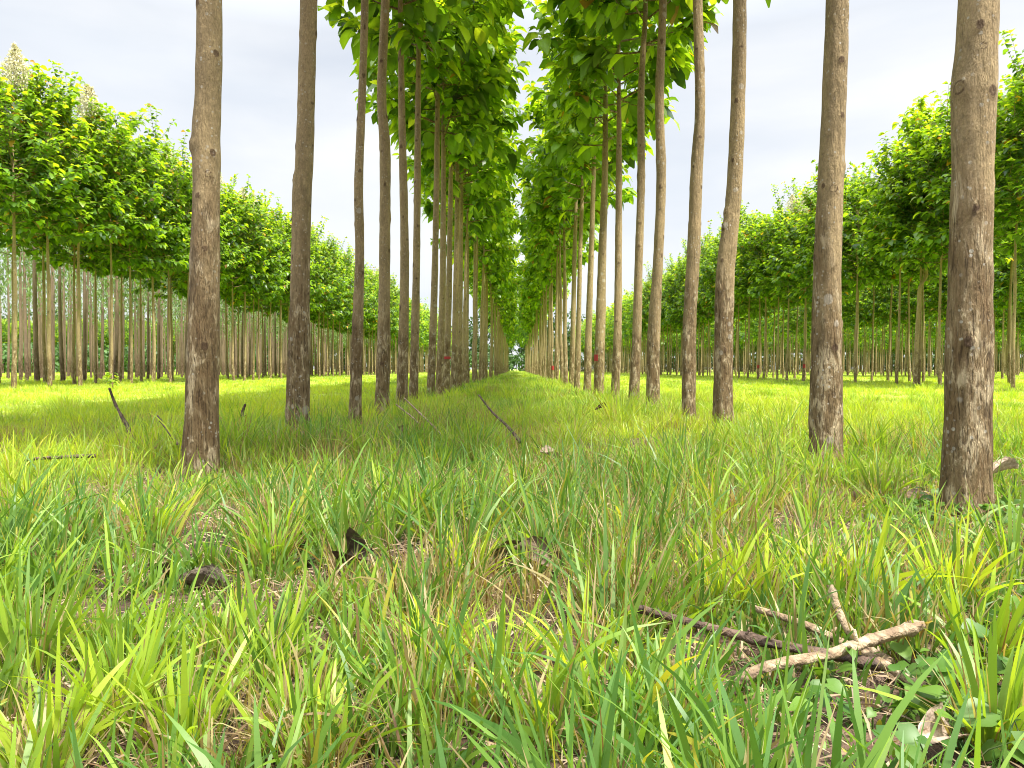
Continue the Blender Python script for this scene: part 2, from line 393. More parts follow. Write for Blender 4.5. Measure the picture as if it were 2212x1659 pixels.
def leaf_grids(base, d, up, L, W, droop, k, fold=0.35, wave=0.0, rng=None):
    n = len(base); t = np.linspace(0, 1, k)
    side = nrm(np.cross(d, up)); nn = nrm(np.cross(side, d))
    w = np.interp(t, [0, 0.12, 0.35, 0.62, 0.85, 1.0], [0.03, 0.30, 0.8, 1.0, 0.8, 0.14])
    if k == 3: w = np.array([0.12, 1.0, 0.12])
    c = base[:, None] + d[:, None] * (L[:, None, None] * t[None, :, None]) 
    c = c - np.array([0, 0, 1.0]) * (droop * L)[:, None, None] * (t ** 2)[None, :, None] + nn[:, None] * (0.10 * L)[:, None, None] * np.sin(t * math.pi)[None, :, None]
    hw = (W / 2)[:, None] * w[None]
    G = np.empty((n, k, 3, 3))
    G[:, :, 1] = c
    for j, s in ((0, -1), (2, 1)):
        G[:, :, j] = c + s * side[:, None] * hw[..., None] + nn[:, None] * (fold * hw)[..., None]
    if wave and rng is not None:
        G[:, :, 0] += nn[:, None] * (rng.normal(0, wave, (n, k)) * hw)[..., None]
        G[:, :, 2] += nn[:, None] * (rng.normal(0, wave, (n, k)) * hw)[..., None]
    return G

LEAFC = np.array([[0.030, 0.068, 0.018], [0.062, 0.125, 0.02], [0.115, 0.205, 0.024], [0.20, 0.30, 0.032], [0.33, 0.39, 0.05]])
def crown_data(seed, H=5.6, R=1.85, n_br=34, k=4, leaf=0.31, lod=1.0, cen=0.25, young=0.3, top=1.0, odd_=0.012):
    """crown from z=0 (lowest leaves) to z=H round the stem axis; leaves in opposite pairs on ascending boughs"""
    rng = np.random.default_rng(seed); acc = Acc()
    B, D, U, Ls, C = [], [], [], [], []
    zt = np.linspace(0, 1, n_br) ** 0.95
    rprof = lambda t: np.interp(t, [0, 0.08, 0.3, 0.6, 0.85, 1], [0.70, 0.92, 1.0, 0.88 * top, 0.62 * top, 0.26 * top])
    az = rng.uniform(0, 6.28)
    for i, t0 in enumerate(zt):
        z = t0 * H * 0.93 + rng.normal(0, 0.08)
        az = az + math.pi / 2 + rng.normal(0, 0.35) if i % 2 == 0 else az + math.pi + rng.normal(0, 0.25)
        r = R * rprof(t0) * rng.uniform(0.72, 1.18)
        el = math.radians(np.interp(t0, [0, 0.5, 1], [8, 30, 62]) + rng.normal(0, 7))
        dv = np.array([math.cos(az) * math.cos(el), math.sin(az) * math.cos(el), math.sin(el)])
        Lb = r / max(math.cos(el), 0.45)
        boughs = [(np.array([0, 0, z]), dv, Lb, 0.30)]
        for s in range(int(3 + rng.integers(0, 2))):
            f = rng.uniform(0.3, 0.9); a2 = az + rng.choice([-1, 1]) * rng.uniform(0.5, 1.1); e2 = el + rng.uniform(-0.45, 0.55)
            d2 = np.array([math.cos(a2) * math.cos(e2), math.sin(a2) * math.cos(e2), math.sin(e2)])
            boughs.append((np.array([0, 0, z]) + dv * Lb * f, d2, Lb * rng.uniform(0.28, 0.5), 0.1))
        for bi, (p0, dd, ln, st) in enumerate(boughs):
            tt = np.linspace(0, 1, 5)[:, None]
            pts = p0 + dd * ln * tt + np.array([0, 0, 1]) * (0.18 * ln) * tt ** 2
            if lod > 0.55:
                r0 = 0.022 if bi == 0 else 0.010
                V, F = tube(pts, np.linspace(r0, 0.004, 5), 4, cap=False)
                acc.add(V, F, np.array([0.12, 0.085, 0.05]), m=1)
            step = 0.165 / lod
            for q in np.arange(st * ln, ln + 0.01, step):
                f = q / ln
                pos = p0 + dd * q + np.array([0, 0, 1]) * (0.18 * ln) * f * f
                sd = nrm(np.cross(dd, np.array([0, 0, 1.0])))
                rot = rng.uniform(-0.6, 0.6)
                for s in (-1, 1):
                    out = sd * s * math.cos(rot) + np.array([0, 0, 1.0]) * math.sin(rot) * s
                    v = out * rng.uniform(0.5, 1.0) + dd * rng.uniform(0.3, 0.9) + np.array([0, 0, rng.uniform(-0.55, 0.15)])
                    B.append(pos + rng.normal(0, 0.02, 3)); D.append(v)
                    U.append(np.array([0, 0, 1.0]) + rng.normal(0, 0.33, 3))
                    Ls.append(leaf * rng.uniform(0.55, 1.25) * (1 - 0.3 * t0) / math.sqrt(lod))
                    edge = np.linalg.norm(pos[:2]) / R
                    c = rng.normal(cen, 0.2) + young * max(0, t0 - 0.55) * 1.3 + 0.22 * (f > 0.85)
                    C.append(c)
            # terminal whorl
            for a in rng.uniform(0, 6.28, 2):
                v = dd * 0.6 + np.array([math.cos(a), math.sin(a), rng.uniform(-0.4, 0.5)])
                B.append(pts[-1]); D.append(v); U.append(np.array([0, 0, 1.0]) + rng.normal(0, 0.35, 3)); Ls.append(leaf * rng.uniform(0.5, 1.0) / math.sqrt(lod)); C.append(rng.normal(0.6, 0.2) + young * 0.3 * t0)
    B = np.array(B); D = nrm(np.array(D)); U = nrm(np.array(U)); Ls = np.array(Ls); C = np.clip(np.array(C), 0, 0.999)
    G = leaf_grids(B, D, U, Ls, Ls * rng.uniform(0.58, 0.78, len(Ls)), rng.uniform(0.15, 0.65, len(Ls)), k, 0.28, 0.12, rng)
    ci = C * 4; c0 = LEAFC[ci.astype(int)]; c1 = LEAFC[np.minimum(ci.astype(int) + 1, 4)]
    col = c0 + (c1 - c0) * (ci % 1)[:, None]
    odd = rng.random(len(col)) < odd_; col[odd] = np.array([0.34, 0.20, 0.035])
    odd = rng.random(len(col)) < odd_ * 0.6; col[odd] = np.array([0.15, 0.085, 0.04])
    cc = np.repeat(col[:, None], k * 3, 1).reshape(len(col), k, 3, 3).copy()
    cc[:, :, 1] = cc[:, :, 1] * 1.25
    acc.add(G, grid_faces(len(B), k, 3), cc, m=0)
    return acc

def panicle_data(seed, n=750, h=0.9):
    """creamy pyramid of tiny flowers on a forked stalk"""
    rng = np.random.default_rng(seed); acc = Acc()
    V, F = tube([[0, 0, -0.5], [0.01, 0, 0.2], [0, 0.01, h]], [0.012, 0.008, 0.003], 4, cap=False); acc.add(V, F, np.array([0.30, 0.27, 0.13]))
    for i in range(12):
        z = 0.08 + i * h * 0.075; r = 0.36 * (1 - z / h) + 0.05
        for a in (i * 1.57, i * 1.57 + math.pi):
            e = np.array([math.cos(a) * r, math.sin(a) * r, z + r * 0.55])
            V, F = tube([[0, 0, z], list((e + [0, 0, z]) / 2), list(e)], [0.006, 0.004, 0.002], 4, cap=False); acc.add(V, F, np.array([0.34, 0.30, 0.15]))
    z = rng.random(n) ** 1.3 * h; r = (0.42 * (1 - z / h) + 0.03) * np.sqrt(rng.random(n)); a = rng.uniform(0, 6.28, n)
    c = np.stack([r * np.cos(a), r * np.sin(a), z + 0.5 * r], -1)
    d = nrm(rng.normal(0, 1, (n, 3))); u = nrm(rng.normal(0, 1, (n, 3))); L = rng.uniform(0.03, 0.065, n)
    G = leaf_grids(c, d, u, L, L, np.zeros(n), 3, 0.2)
    acc.add(G, grid_faces(n, 3, 3), np.repeat(np.array([[0.66, 0.62, 0.42]]) * rng.uniform(0.75, 1.25, (n, 1)), 9, 0))
    return acc

def trunk_profile(seed, h=10.6, r0=0.088, lean=0.0):
    rng = np.random.default_rng(seed)
    zs = np.array([-0.1, 0.5, 1.3, 2.3, 3.5, 5.0, 6.5, 8.5, h])
    rr = r0 * np.interp(zs, [0, 0.5, 2.3, 5, 6.5, 8.5, 10.6], [1.04, 1.0, 0.80, 0.58, 0.44, 0.26, 0.10])
    x = np.cumsum(rng.normal(0, 0.022, len(zs))); y = np.cumsum(rng.normal(0, 0.022, len(zs))); x -= x[0]; y -= y[0]
    return np.stack([x + lean * zs, y, zs, rr], -1)

# shared variants
NV = 8
CROWN_V, TRUNK_V, FLOW_V = [], [], []
for v in range(NV):
    a = crown_data(100 + v, H=5.1 + 0.25 * (v % 3), R=2.05, n_br=52, leaf=0.33, young=0.36)
    CROWN_V.append(a.build('crown', [M_LEAF, M_BARK], link=False).data)
    pr = trunk_profile(200 + v); V, F, sc, P = trunk_mesh(pr, 200 + v, seg=12, dz=0.11, scars=30, scar_r=0.024)
    TRUNK_V.append(build('trunk', V, F, M_BARK, scar=sc, link=False).data)
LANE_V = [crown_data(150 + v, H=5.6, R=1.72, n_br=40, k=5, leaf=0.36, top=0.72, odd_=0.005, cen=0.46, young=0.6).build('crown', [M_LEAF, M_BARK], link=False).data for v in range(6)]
for v in range(3): FLOW_V.append(panicle_data(300 + v).build('flower_panicle', M_FLOWER, link=False).data)

def child(name, data, parent, loc=(0, 0, 0), rz=0.0, sc=(1, 1, 1), rx=0.0, ry=0.0):
    o = bpy.data.objects.new(name, data); COL.objects.link(o); o.parent = parent
    o.location = loc; o.rotation_euler = (rx, ry, rz); o.scale = sc
    return o

def paint_patch(parent, P, z, ang, half, hgt):
    """red paint wrapped round the front of the stem, standing 3 mm proud"""
    k = 5; sg = 9
    zz = np.linspace(z - hgt / 2, z + hgt / 2, k); th = np.linspace(ang - half, ang + half, sg)
    G = []
    for q in zz:
        x = np.interp(q, P[:, 2], P[:, 0]); y = np.interp(q, P[:, 2], P[:, 1]); r = np.interp(q, P[:, 2], P[:, 3]) * 1.10 + 0.004
        G.append(np.stack([x + r * np.cos(th), y + r * np.sin(th), np.full(sg, q)], -1))
    build('paint_mark', np.array(G), grid_faces(1, k, sg), M_RED, parent)

# ------------------------------------------------------------------ centre rows: measured stems (picture x, y, width) at their depth
RR = {
 3.40: [(2084,1085,100),(2090,900,94),(2092,752,90),(2096,553,82),(2102,333,82),(2106,185,84),(2115,0,74)],
 4.95: [(1784,918,65),(1786,752,61),(1788,553,53),(1796,367,52),(1803,187,48),(1808,0,46)],
 7.30: [(1562,935,42),(1562,819,40),(1565,619,38),(1571,545,37),(1585,424,31),(1594,231,30),(1598,0,27)],
 8.90: [(1487,900,30),(1489,718,29),(1498,553,27),(1505,367,25),(1512,231,21),(1507,0,20)],
 11.2: [(1410,895,28),(1413,718,26),(1422,553,21),(1428,386,21),(1425,212,19),(1432,0,16)],
 13.1: [(1367,872,24),(1376,718,20),(1380,553,17),(1385,386,16),(1385,200,14),(1394,30,10)],
 15.5: [(1328,865,20),(1334,718,18),(1336,553,15),(1337,380,13),(1337,217,9)],
 18.1: [(1293,857,23),(1297,700,21),(1301,553,17),(1306,400,14),(1308,247,11)],
 21.5: [(1268,847,16),(1272,700,14),(1277,553,12),(1283,350,9)],
 24.6: [(1246,845,13),(1250,700,11),(1253,553,9),(1257,440,8)],
 27.3: [(1235,842,13),(1238,700,11),(1241,553,9),(1244,460,7)],
}
LL = {
 4.40: [(435,985,73),(437,880,71),(439,752,68),(443,553,61),(446,367,58),(445,290,60),(450,187,54),(452,0,53)],
 6.40: [(642,918,52),(646,752,46),(650,553,41),(652,420,41),(657,350,40),(663,150,36),(667,0,36)],
 8.70: [(767,886,26),(772,718,24),(777,553,20),(775,400,20),(781,233,17),(788,0,16)],
 10.4: [(825,880,31),(829,718,27),(831,553,24),(832,333,24),(824,200,20),(833,0,18)],
 12.2: [(868,867,25),(872,718,21),(874,553,18),(871,380,17),(868,233,15),(865,20,11)],
 13.9: [(893,855,20),(897,700,18),(900,553,15),(902,333,14),(904,130,10)],
 16.3: [(930,850,17),(936,700,16),(940,553,14),(944,350,12),(945,190,9)],
 18.0: [(948,850,18),(954,700,15),(957,553,13),(958,350,10)],
 19.7: [(963,845,16),(968,700,14),(971,553,12),(974,370,9)],
 21.6: [(979,842,15),(983,700,13),(986,553,11),(988,400,9)],
 23.6: [(990,838,14),(993,700,12),(995,553,10),(997,440,8)],
}
ORD = ['nearest', 'second', 'third', 'fourth', 'fifth', 'sixth', 'seventh', 'eighth', 'ninth', 'tenth', 'eleventh', 'twelfth', 'thirteenth', 'fourteenth', 'fifteenth', 'sixteenth']
KNOTS = {('L', 0): [(418, 318, .020, .020), (460, 383, .017, .008), (410, 560, .012, .004), (405, 650, .012, .003)], ('L', 1): [(632, 385, .020, .014), (652, 190, .016, .003), (668, 640, .018, .004)],
         ('R', 0): [(2066, 195, .024, .012), (2148, 400, .018, .008), (2100, 115, .013, .003), (2135, 600, .026, .006)], ('R', 1): [(1790, 413, .021, .007), (1822, 362, .015, .009), (1815, 700, .013, .012), (1783, 184, .010, .003)],
         ('R', 2): [(1560, 458, .022, .018), (1557, 490, .02, .014), (1550, 625, .018, .008)], ('R', 3): [(1515, 543, .018, .012), (1476, 725, .02, .005)], ('L', 2): [(764, 640, .02, .010)], ('L', 3): [(818, 320, .018, .008)]}
LOOK = {('K', 0): 'teak tree with a sharp elbow in its pale trunk beyond the right field',
        ('R', 0): 'thick teak tree with flaking brown bark, nearest in the right lane row',
        ('R', 1): 'teak tree with a round sawn knot, second in the right lane row',
        ('R', 2): 'curved teak tree with lumpy knots on its trunk, third in the right lane row',
        ('L', 0): 'stout teak tree with dark blotched bark, nearest in the left lane row',
        ('L', 1): 'grey brown teak tree, second in the left lane row',
        ('L', 2): 'slim pale teak tree, third in the left lane row',
        ('L', 3): 'teak tree with a bend halfway up, fourth in the left lane row',
        ('R', 7): 'teak tree with a red paint mark, eighth in the right lane row',
        ('L', 8): 'teak tree with a red painted band, ninth in the left lane row'}
rngT = np.random.default_rng(7)
used = []      # every stem placed (x, y)
def custom_tree(side, i, Z, pts):
    W = []
    for (x, y, wd) in pts:
        p = PX(x, y, Z); W.append([p[0], p[1], p[2], wd / FP * Z / 2])
    W = np.array(W)
    bx, by = W[0, 0], W[0, 1]; bz = float(gh(bx, by))
    A = [[bx, by, bz - 0.12, W[0, 3] * 1.03]]
    if W[0, 2] > bz + 0.05: pass
    A += [list(r) for r in W if r[2] > bz + 0.1]
    last = A[-1]; prev = A[-2]
    sl = np.array([(last[0] - prev[0]) / (last[2] - prev[2]) * 0.4, 0.0])
    for zt, rr in ((3.5, 0.066), (5.0, 0.055), (6.5, 0.040), (8.2, 0.025), (10.2, 0.009)):
        if zt > last[2] + 0.6:
            A.append([last[0] + sl[0] * (zt - last[2]) + rngT.normal(0, 0.01), last[1] + rngT.normal(0, 0.02), zt, min(rr, last[3] * (1 - 0.06 * (zt - last[2])))])
    A = np.array(A); A[:, 0] -= bx; A[:, 1] -= by; A[:, 2] -= bz
    near = Z < 9.5
    kn = []
    for (kx, ky, kr, amp) in KNOTS.get((side, i), []):
        q = PX(kx, ky, Z); zk = q[2] - bz; xc = np.interp(zk, A[:, 2], A[:, 0]) + bx; rr = np.interp(zk, A[:, 2], A[:, 3])
        kn.append((zk, -math.pi / 2 + math.asin(max(-0.98, min(0.98, (q[0] - xc) / rr))), kr, amp))
    V, F, sc, P = trunk_mesh(A, 500 + int(Z * 10), seg=56 if near else 28, dz=0.018 if Z < 6 else (0.03 if near else 0.05), scars=26 if near else 34,
                             scar_r=0.018 if near else 0.022, flare=0.17, knots=kn)
    root = empty('teak_tree', (bx, by, bz))
    lab = LOOK.get((side, i)) or f"straight teak tree, {ORD[i]} from the camera in the {'right' if side == 'R' else 'left'} lane row"
    tag(root, lab, 'tree', 'teak trees lining the centre lane' if side != 'K' else 'teak trees beyond the right field')
    build('trunk', V, F, M_BARK, root, scar=sc)
    top = A[-1]; zc = 6.15 + rngT.normal(0, 0.2)
    cx = np.interp(zc + 2, P[:, 2], P[:, 0]); cy = np.interp(zc + 2, P[:, 2], P[:, 1])
    s = rngT.uniform(0.95, 1.06) * (1.03 if Z > 15 else 0.97)
    child('crown', LANE_V[(i * 3 + (side == 'L')) % 6], root, (cx, cy, zc), rngT.uniform(0, 6.28), (s, s, rngT.uniform(0.95, 1.08)))
    if (side, i) in (('R', 7), ('L', 8)):
        zm = PX(pts[0][0], 773, Z)[2] - bz
        paint_patch(root, P, zm, -math.pi / 2 - (0.9 if side == 'R' else 0.0), 0.5 if side == 'R' else 1.2, 0.16 if side == 'R' else 0.07)
    used.append((bx, by))
    return root
for i, (Z, pts) in enumerate(RR.items()): custom_tree('R', i, Z, pts)
for i, (Z, pts) in enumerate(LL.items()): custom_tree('L', i, Z, pts)

custom_tree('K', 0, 33.0, [(1977, 826, 9), (1980, 740, 8.5), (1985, 660, 8), (1987, 622, 8), (2000, 598, 8), (2001, 585, 6), (1998, 560, 5), (1993, 520, 4.5)])
# ------------------------------------------------------------------ all the other teak trees of the plantation: list of places, then the nearest as things
spots = []     # (dist, x, y, kind)
def row(x, z0, z1, step, name, miss=0.05, jx=0.12):
    z = z0; i = 0
    while z < z1:
        if rngT.random() > miss or i < 6:
            spots.append((x + rngT.normal(0, jx), z + rngT.normal(0, 0.14), name, i))
        z += step; i += 1
row(2.06, 29.4, 172, 2.05, 'lane_right', 0.04, 0.07)
row(-1.88, 25.6, 172, 2.05, 'lane_left', 0.04, 0.07)
row(-18.0, 26.5, 172, 2.0, 'left_a', 0.02); row(-21.4, 31.4, 172, 2.1, 'left_b', 0.05)
row(18.0, 23.3, 172, 2.0, 'right_a', 0.06); row(21.6, 30.6, 172, 2.1, 'right_b', 0.05)
for L in (38, 41.6, 58, 61.6, 78, 81.6):
    row(L, L * 1600 / 1130, 172, 2.1, 'right_far', 0.06, 0.2)
for yy in np.arange(174, 222, 2.4):
    for xx in list(np.arange(-150, -19, 3.6)) + list(np.arange(18, 152, 3.4)):
        spots.append((xx + rngT.normal(0, 0.3), yy + rngT.normal(0, 0.2), 'beyond', 0))
tree_list = []
for (x, y, nm, i) in spots:
    px = abs(x / y)
    tree_list.append((math.hypot(x, y), x, y, nm, i))
tree_list.sort()
IND = [q for q in tree_list][:278]
REST = tree_list[278:]
KINK = None
cnt = {}
side_txt = {'left_a': 'front trunk row across the left field', 'right_a': 'front trunk row across the right field'}
rank = {}
for nm in ('left_a', 'right_a', 'lane_left', 'lane_right', 'left_b', 'right_b'):
    for kx, q in enumerate(sorted([q for q in IND if q[3] == nm], key=lambda q: q[2])): rank[(q[1], q[2])] = kx
for qi, (d, x, y, nm, i) in enumerate(IND):
    rk = rank.get((x, y), 0)
    z = float(gh(x, y)); root = empty('teak_tree', (x, y, z))
    v = int(rngT.integers(0, NV)); lane = nm.startswith('lane')
    hs = rngT.uniform(0.93, 1.06); ws = rngT.uniform(0.85, 1.1) * (1.0 if lane else 0.93)
    root.rotation_euler = (0, math.radians(rngT.normal(0.75 if lane else 0.4, 0.45)), 0)
    thin = (1 - min(y, 120) / 500) if lane else 1.0
    child('trunk', TRUNK_V[v], root, rz=rngT.uniform(0, 6.28), sc=(ws * thin, ws * thin, hs))
    zc = (6.15 if lane else 5.75) * hs + rngT.normal(0, 0.18)
    s = rngT.uniform(0.92, 1.08)
    cr = LANE_V[int(rngT.integers(0, 6))] if lane else CROWN_V[int(rngT.integers(0, NV))]
    zs = rngT.uniform(0.9, 1.08)
    if not lane and y < 50: zs *= 0.93 if x < 0 else 0.88
    if not lane and rk < 3: zs = 0.86
    tall = (not lane) and rngT.random() < 0.09 and rk > 2
    if tall: zs *= 1.12
    if lane: s *= 1.0
    child('crown', cr, root, (0, 0, zc), rngT.uniform(0, 6.28), (s, s, zs))
    fl = (not lane) and rngT.random() < (0.5 if nm.startswith('left') else 0.4)
    if fl:
        for q in range(int(rngT.integers(1, 3))):
            child('flower_panicle', FLOW_V[int(rngT.integers(0, 3))], root, (rngT.normal(0, 0.16) + 0.3 * q, rngT.normal(0, 0.16), zc + 5.4 * zs + 0.35 - 0.4 * q), rngT.uniform(0, 6), (1.35, 1.35, rngT.uniform(1.3, 1.9)))
    fx = ', cream flowers on top' if fl else ''
    if lane:
        sd_ = 'right' if nm == 'lane_right' else 'left'
        if rk < 4: lab = f"teak tree {ORD[rk + 11]} from the camera in the {sd_} lane row"
        else: lab = f"slender distant teak tree deep in the {sd_} lane row, one of a close rank"
        grp = 'teak trees lining the centre lane' if rk < 4 else f"distant teak trees of the {sd_} lane row"
    elif nm in side_txt:
        sd_ = 'left' if nm == 'left_a' else 'right'
        if rk < 14: lab = f"teak tree{', in cream flower' if fl else ''}, {ORD[rk] if rk else 'first'} from the {sd_} edge beyond the {sd_} field"
        else: lab = f"leafy teak tree{fx}, far along the front row beyond the {sd_} field"
        grp = f"teak trees beyond the {sd_} field" if rk < 14 else f"farther teak trees beyond the {sd_} field" + (' in flower' if fl else '')
    else:
        sd_ = 'left' if x < 0 else 'right'
        deep = 'second row' if nm in ('left_b', 'right_b') else 'far block'
        lab = f"teak tree{fx}, half hidden in the {deep} beyond the {sd_} field"
        grp = f"teak trees of the {deep} on the {sd_}" + (' in flower' if fl else '')
    tag(root, lab, 'tree', grp)
    if (nm == 'lane_left' and abs(y - 34.4) < 1.05) or (nm == 'lane_right' and abs(y - 42.5) < 1.05) or (nm == 'right_a' and (abs(y - 46.5) < 1 or abs(y - 55.5) < 1)):
        pr = trunk_profile(200 + v); pr[:, 3] *= ws * thin; pr[:, 0:2] = 0; pr[:, 3] *= 1.1
        paint_patch(root, pr, 0.72 if lane else 0.95, -math.pi / 2, 0.9, 0.24)
        root['label'] = (f"red marked teak tree deep in the {sd_} lane row" if lane else lab.replace('leafy teak tree', 'red marked teak tree').replace(', far along', ' far along'))

# remaining trees: one mass
accL = Acc()
low = [crown_data(400 + v, H=5.6, R=1.95, n_br=20, k=3, leaf=0.31, lod=0.42, young=0.5).data() for v in range(4)]
rs = []
for qi, (d, x, y, nm, i) in enumerate(REST):
    V, F, C, _, Mi = low[qi % 4]; a = rngT.uniform(0, 6.28); s = rngT.uniform(0.92, 1.08)
    Rm = np.array([[math.cos(a), -math.sin(a), 0], [math.sin(a), math.cos(a), 0], [0, 0, 1]])
    V2 = (V * [s, s, rngT.uniform(0.9, 1.1)]) @ Rm.T + [x, y, 5.8 + float(gh(x, y)) + rngT.normal(0, 0.2)]
    accL.add(V2, F, C)
    accL.M[-1] = Mi
    pr = trunk_profile(600 + qi, r0=0.08 * rngT.uniform(0.85, 1.1)); pr = pr[::2].copy(); pr[:, 0] += x + 0.012 * pr[:, 2]; pr[:, 1] += y
    V3, F3 = tube(pr[:, :3], pr[:, 3], 6, cap=False)
    n = V3.shape[0]; accL.add(V3, F3, np.array([0.2, 0.15, 0.1]), m=1)
o = accL.build('teak_woods', [M_LEAF, M_BARK]); tag(o, 'mass of far teak trees closing the rows towards the horizon', 'woods', None, 'stuff')

# ------------------------------------------------------------------ eucalyptus block behind the left rows
def euca_crown(seed, n=460, z0=5.2, z1=15.0):
    rng = np.random.default_rng(seed); acc = Acc()
    zc = z0 + (z1 - z0) * rng.random(34) ** 0.8; ac = rng.uniform(0, 6.28, 34); rc = rng.uniform(0.35, 1.5, 34) * np.interp(zc, [z0, 8, z1], [0.75, 1.0, 0.45])
    cen = np.stack([rc * np.cos(ac), rc * np.sin(ac), zc], -1)
    for c in cen[::2]:
        V, F = tube([[0, 0, c[2] - 0.9], list(c * [0.5, 0.5, 1] - [0, 0, 0.35]), list(c)], [0.012, 0.008, 0.003], 4, cap=False); acc.add(V, F, np.array([0.15, 0.1, 0.07]), m=1)
    idx = rng.integers(0, 34, n); b = cen[idx] + rng.normal(0, 1, (n, 3)) * [0.34, 0.34, 0.42]
    d = nrm(rng.normal(0, 0.6, (n, 3)) + [0, 0, -0.8]); u = nrm(rng.normal(0, 1, (n, 3)))
    L = rng.uniform(0.16, 0.32, n)
    G = leaf_grids(b, d, u, L, L * 0.34, rng.uniform(0, 0.3, n), 3, 0.1)
    c = np.array([0.12, 0.19, 0.06]) * rng.uniform(0.6, 1.5, (n, 1)) + rng.uniform(0, 0.02, (n, 1)) * [1, 1, 0]
    acc.add(G, grid_faces(n, 3, 3), np.repeat(c, 9, 0), m=0)
    return acc
EC = [euca_crown(700 + v) for v in range(5)]
ECm = [a.build('crown', [M_EULEAF, M_EUCA], link=False).data for a in EC]
ETm = []
for v in range(5):
    rg = np.random.default_rng(720 + v); zs = np.array([-0.1, 1, 3, 6, 9, 12, 15.6]); x = np.cumsum(rg.normal(0, 0.04, 7)); y_ = np.cumsum(rg.normal(0, 0.04, 7))
    A = np.stack([x - x[0], y_ - y_[0], zs, [0.115, 0.105, 0.094, 0.08, 0.06, 0.04, 0.01]], -1)
    V, F, sc, P = trunk_mesh(A, 730 + v, seg=8, dz=0.3, scars=0); ETm.append(build('trunk', V, F, M_EUCA, scar=sc, link=False).data)
es = []
xr = -25.5
while xr > -47:
    y = max(24, abs(xr) * 1600 / 1150) + rngT.uniform(0, 2)
    while y < 150:
        if rngT.random() > 0.12: es.append((xr + rngT.normal(0, 0.25), y + rngT.normal(0, 0.2)))
        y += 2.3
    xr -= 3.0
es.sort(key=lambda p: math.hypot(*p))
for k_, (x, y) in enumerate(es[:230]):
    root = empty('eucalyptus_tree', (x, y, float(gh(x, y)))); v = int(rngT.integers(0, 5)); s = rngT.uniform(0.75, 1.2); hz = rngT.uniform(0.85, 1.0)
    root.rotation_euler = (0, math.radians(rngT.normal(0.3, 0.5)), 0)
    child('trunk', ETm[v], root, rz=rngT.uniform(0, 6), sc=(s, s, hz)); child('crown', ECm[int(rngT.integers(0, 5))], root, rz=rngT.uniform(0, 6), sc=(1, 1, hz))
    tag(root, 'thin reddish eucalyptus stem with wispy grey green leaves behind the left teak rows', 'tree', 'eucalyptus trees behind the left teak rows')
acc = Acc()
for k_, (x, y) in enumerate(es[230:]):
    V, F, C, _, Mi = EC[k_ % 5].data(); acc.add(V + [x, y, 0], F, C); acc.M[-1] = Mi
    V, F = tube([[x, y, -0.2], [x + 0.05, y, 6], [x + 0.1, y, 15]], [0.08, 0.055, 0.01], 6, cap=False); acc.add(V, F, np.array([0.2, 0.14, 0.1]), m=1)
if acc.n: tag(acc.build('eucalyptus_woods', [M_EULEAF, M_EUCA]), 'far eucalyptus trees merging into one wood behind the left rows', 'woods', None, 'stuff')

# ------------------------------------------------------------------ far woods closing the view
def woods(name, label, pts, hgt, wid, seed, n_leaf=170, leaf=0.75, base=0.0, tone=1.3):
    rng = np.random.default_rng(seed); acc = Acc()
    for (x, y) in pts:
        H = hgt * rng.uniform(0.75, 1.15); R = wid * rng.uniform(0.8, 1.2)
        nb = 7; cz = rng.uniform(0.35 if base > 0 else 0.2, 0.86, nb) * H; ca = rng.uniform(0, 6.28, nb); cr = rng.uniform(0, R * 0.6, nb)
        cen = np.stack([x + cr * np.cos(ca), y + cr * np.sin(ca), cz], -1)
        d = nrm(rng.normal(0, 1, (n_leaf, 3))); ii = rng.integers(0, nb, n_leaf)
        b = cen[ii] + d * (R * 0.55 * rng.uniform(0.6, 1.05, n_leaf))[:, None] * [1, 1, 1.2]
        u = nrm(d + rng.normal(0, 0.6, (n_leaf, 3))); dd = nrm(rng.normal(0, 1, (n_leaf, 3)) + [0, 0, -0.4])
        L = leaf * rng.uniform(0.5, 1.2, n_leaf)
        G = leaf_grids(b, dd, u, L, L * 0.7, np.full(n_leaf, 0.2), 3, 0.2)
        c = np.array([0.06, 0.115, 0.03]) * tone * rng.uniform(0.6, 1.5, (n_leaf, 1))
        acc.add(G, grid_faces(n_leaf, 3, 3), np.repeat(c, 9, 0), m=0)
        V, F = tube([[x, y, -0.3], [x, y, H * 0.7]], [0.14, 0.05], 5, cap=False); acc.add(V, F, np.array([0.15, 0.1, 0.07]), m=1)
    return tag(acc.build(name, [M_EULEAF, M_EUCA]), label, 'woods', None, 'stuff')
rg = np.random.default_rng(31)
pts = [(x + rg.normal(0, 1), 226 + rg.uniform(0, 26)) for x in np.arange(-180, 180, 1.7)]
woods('distant_woods', 'tall green wood closing the view behind the ends of the rows', pts, 20, 3.0, 41, tone=0.85, leaf=1.1, n_leaf=260)
pts = [(-rg.uniform(84, 110), y) for y in np.arange(95, 200, 1.3)] + [(x, 150 + rg.uniform(0, 14)) for x in np.arange(-160, -45, 1.4)] + [(x, 224) for x in np.arange(-160, 165, 2.0)]
woods('distant_hedge', 'low green bushes far behind the eucalyptus stems on the left', pts, 5.6, 2.6, 42, n_leaf=190, leaf=0.8)

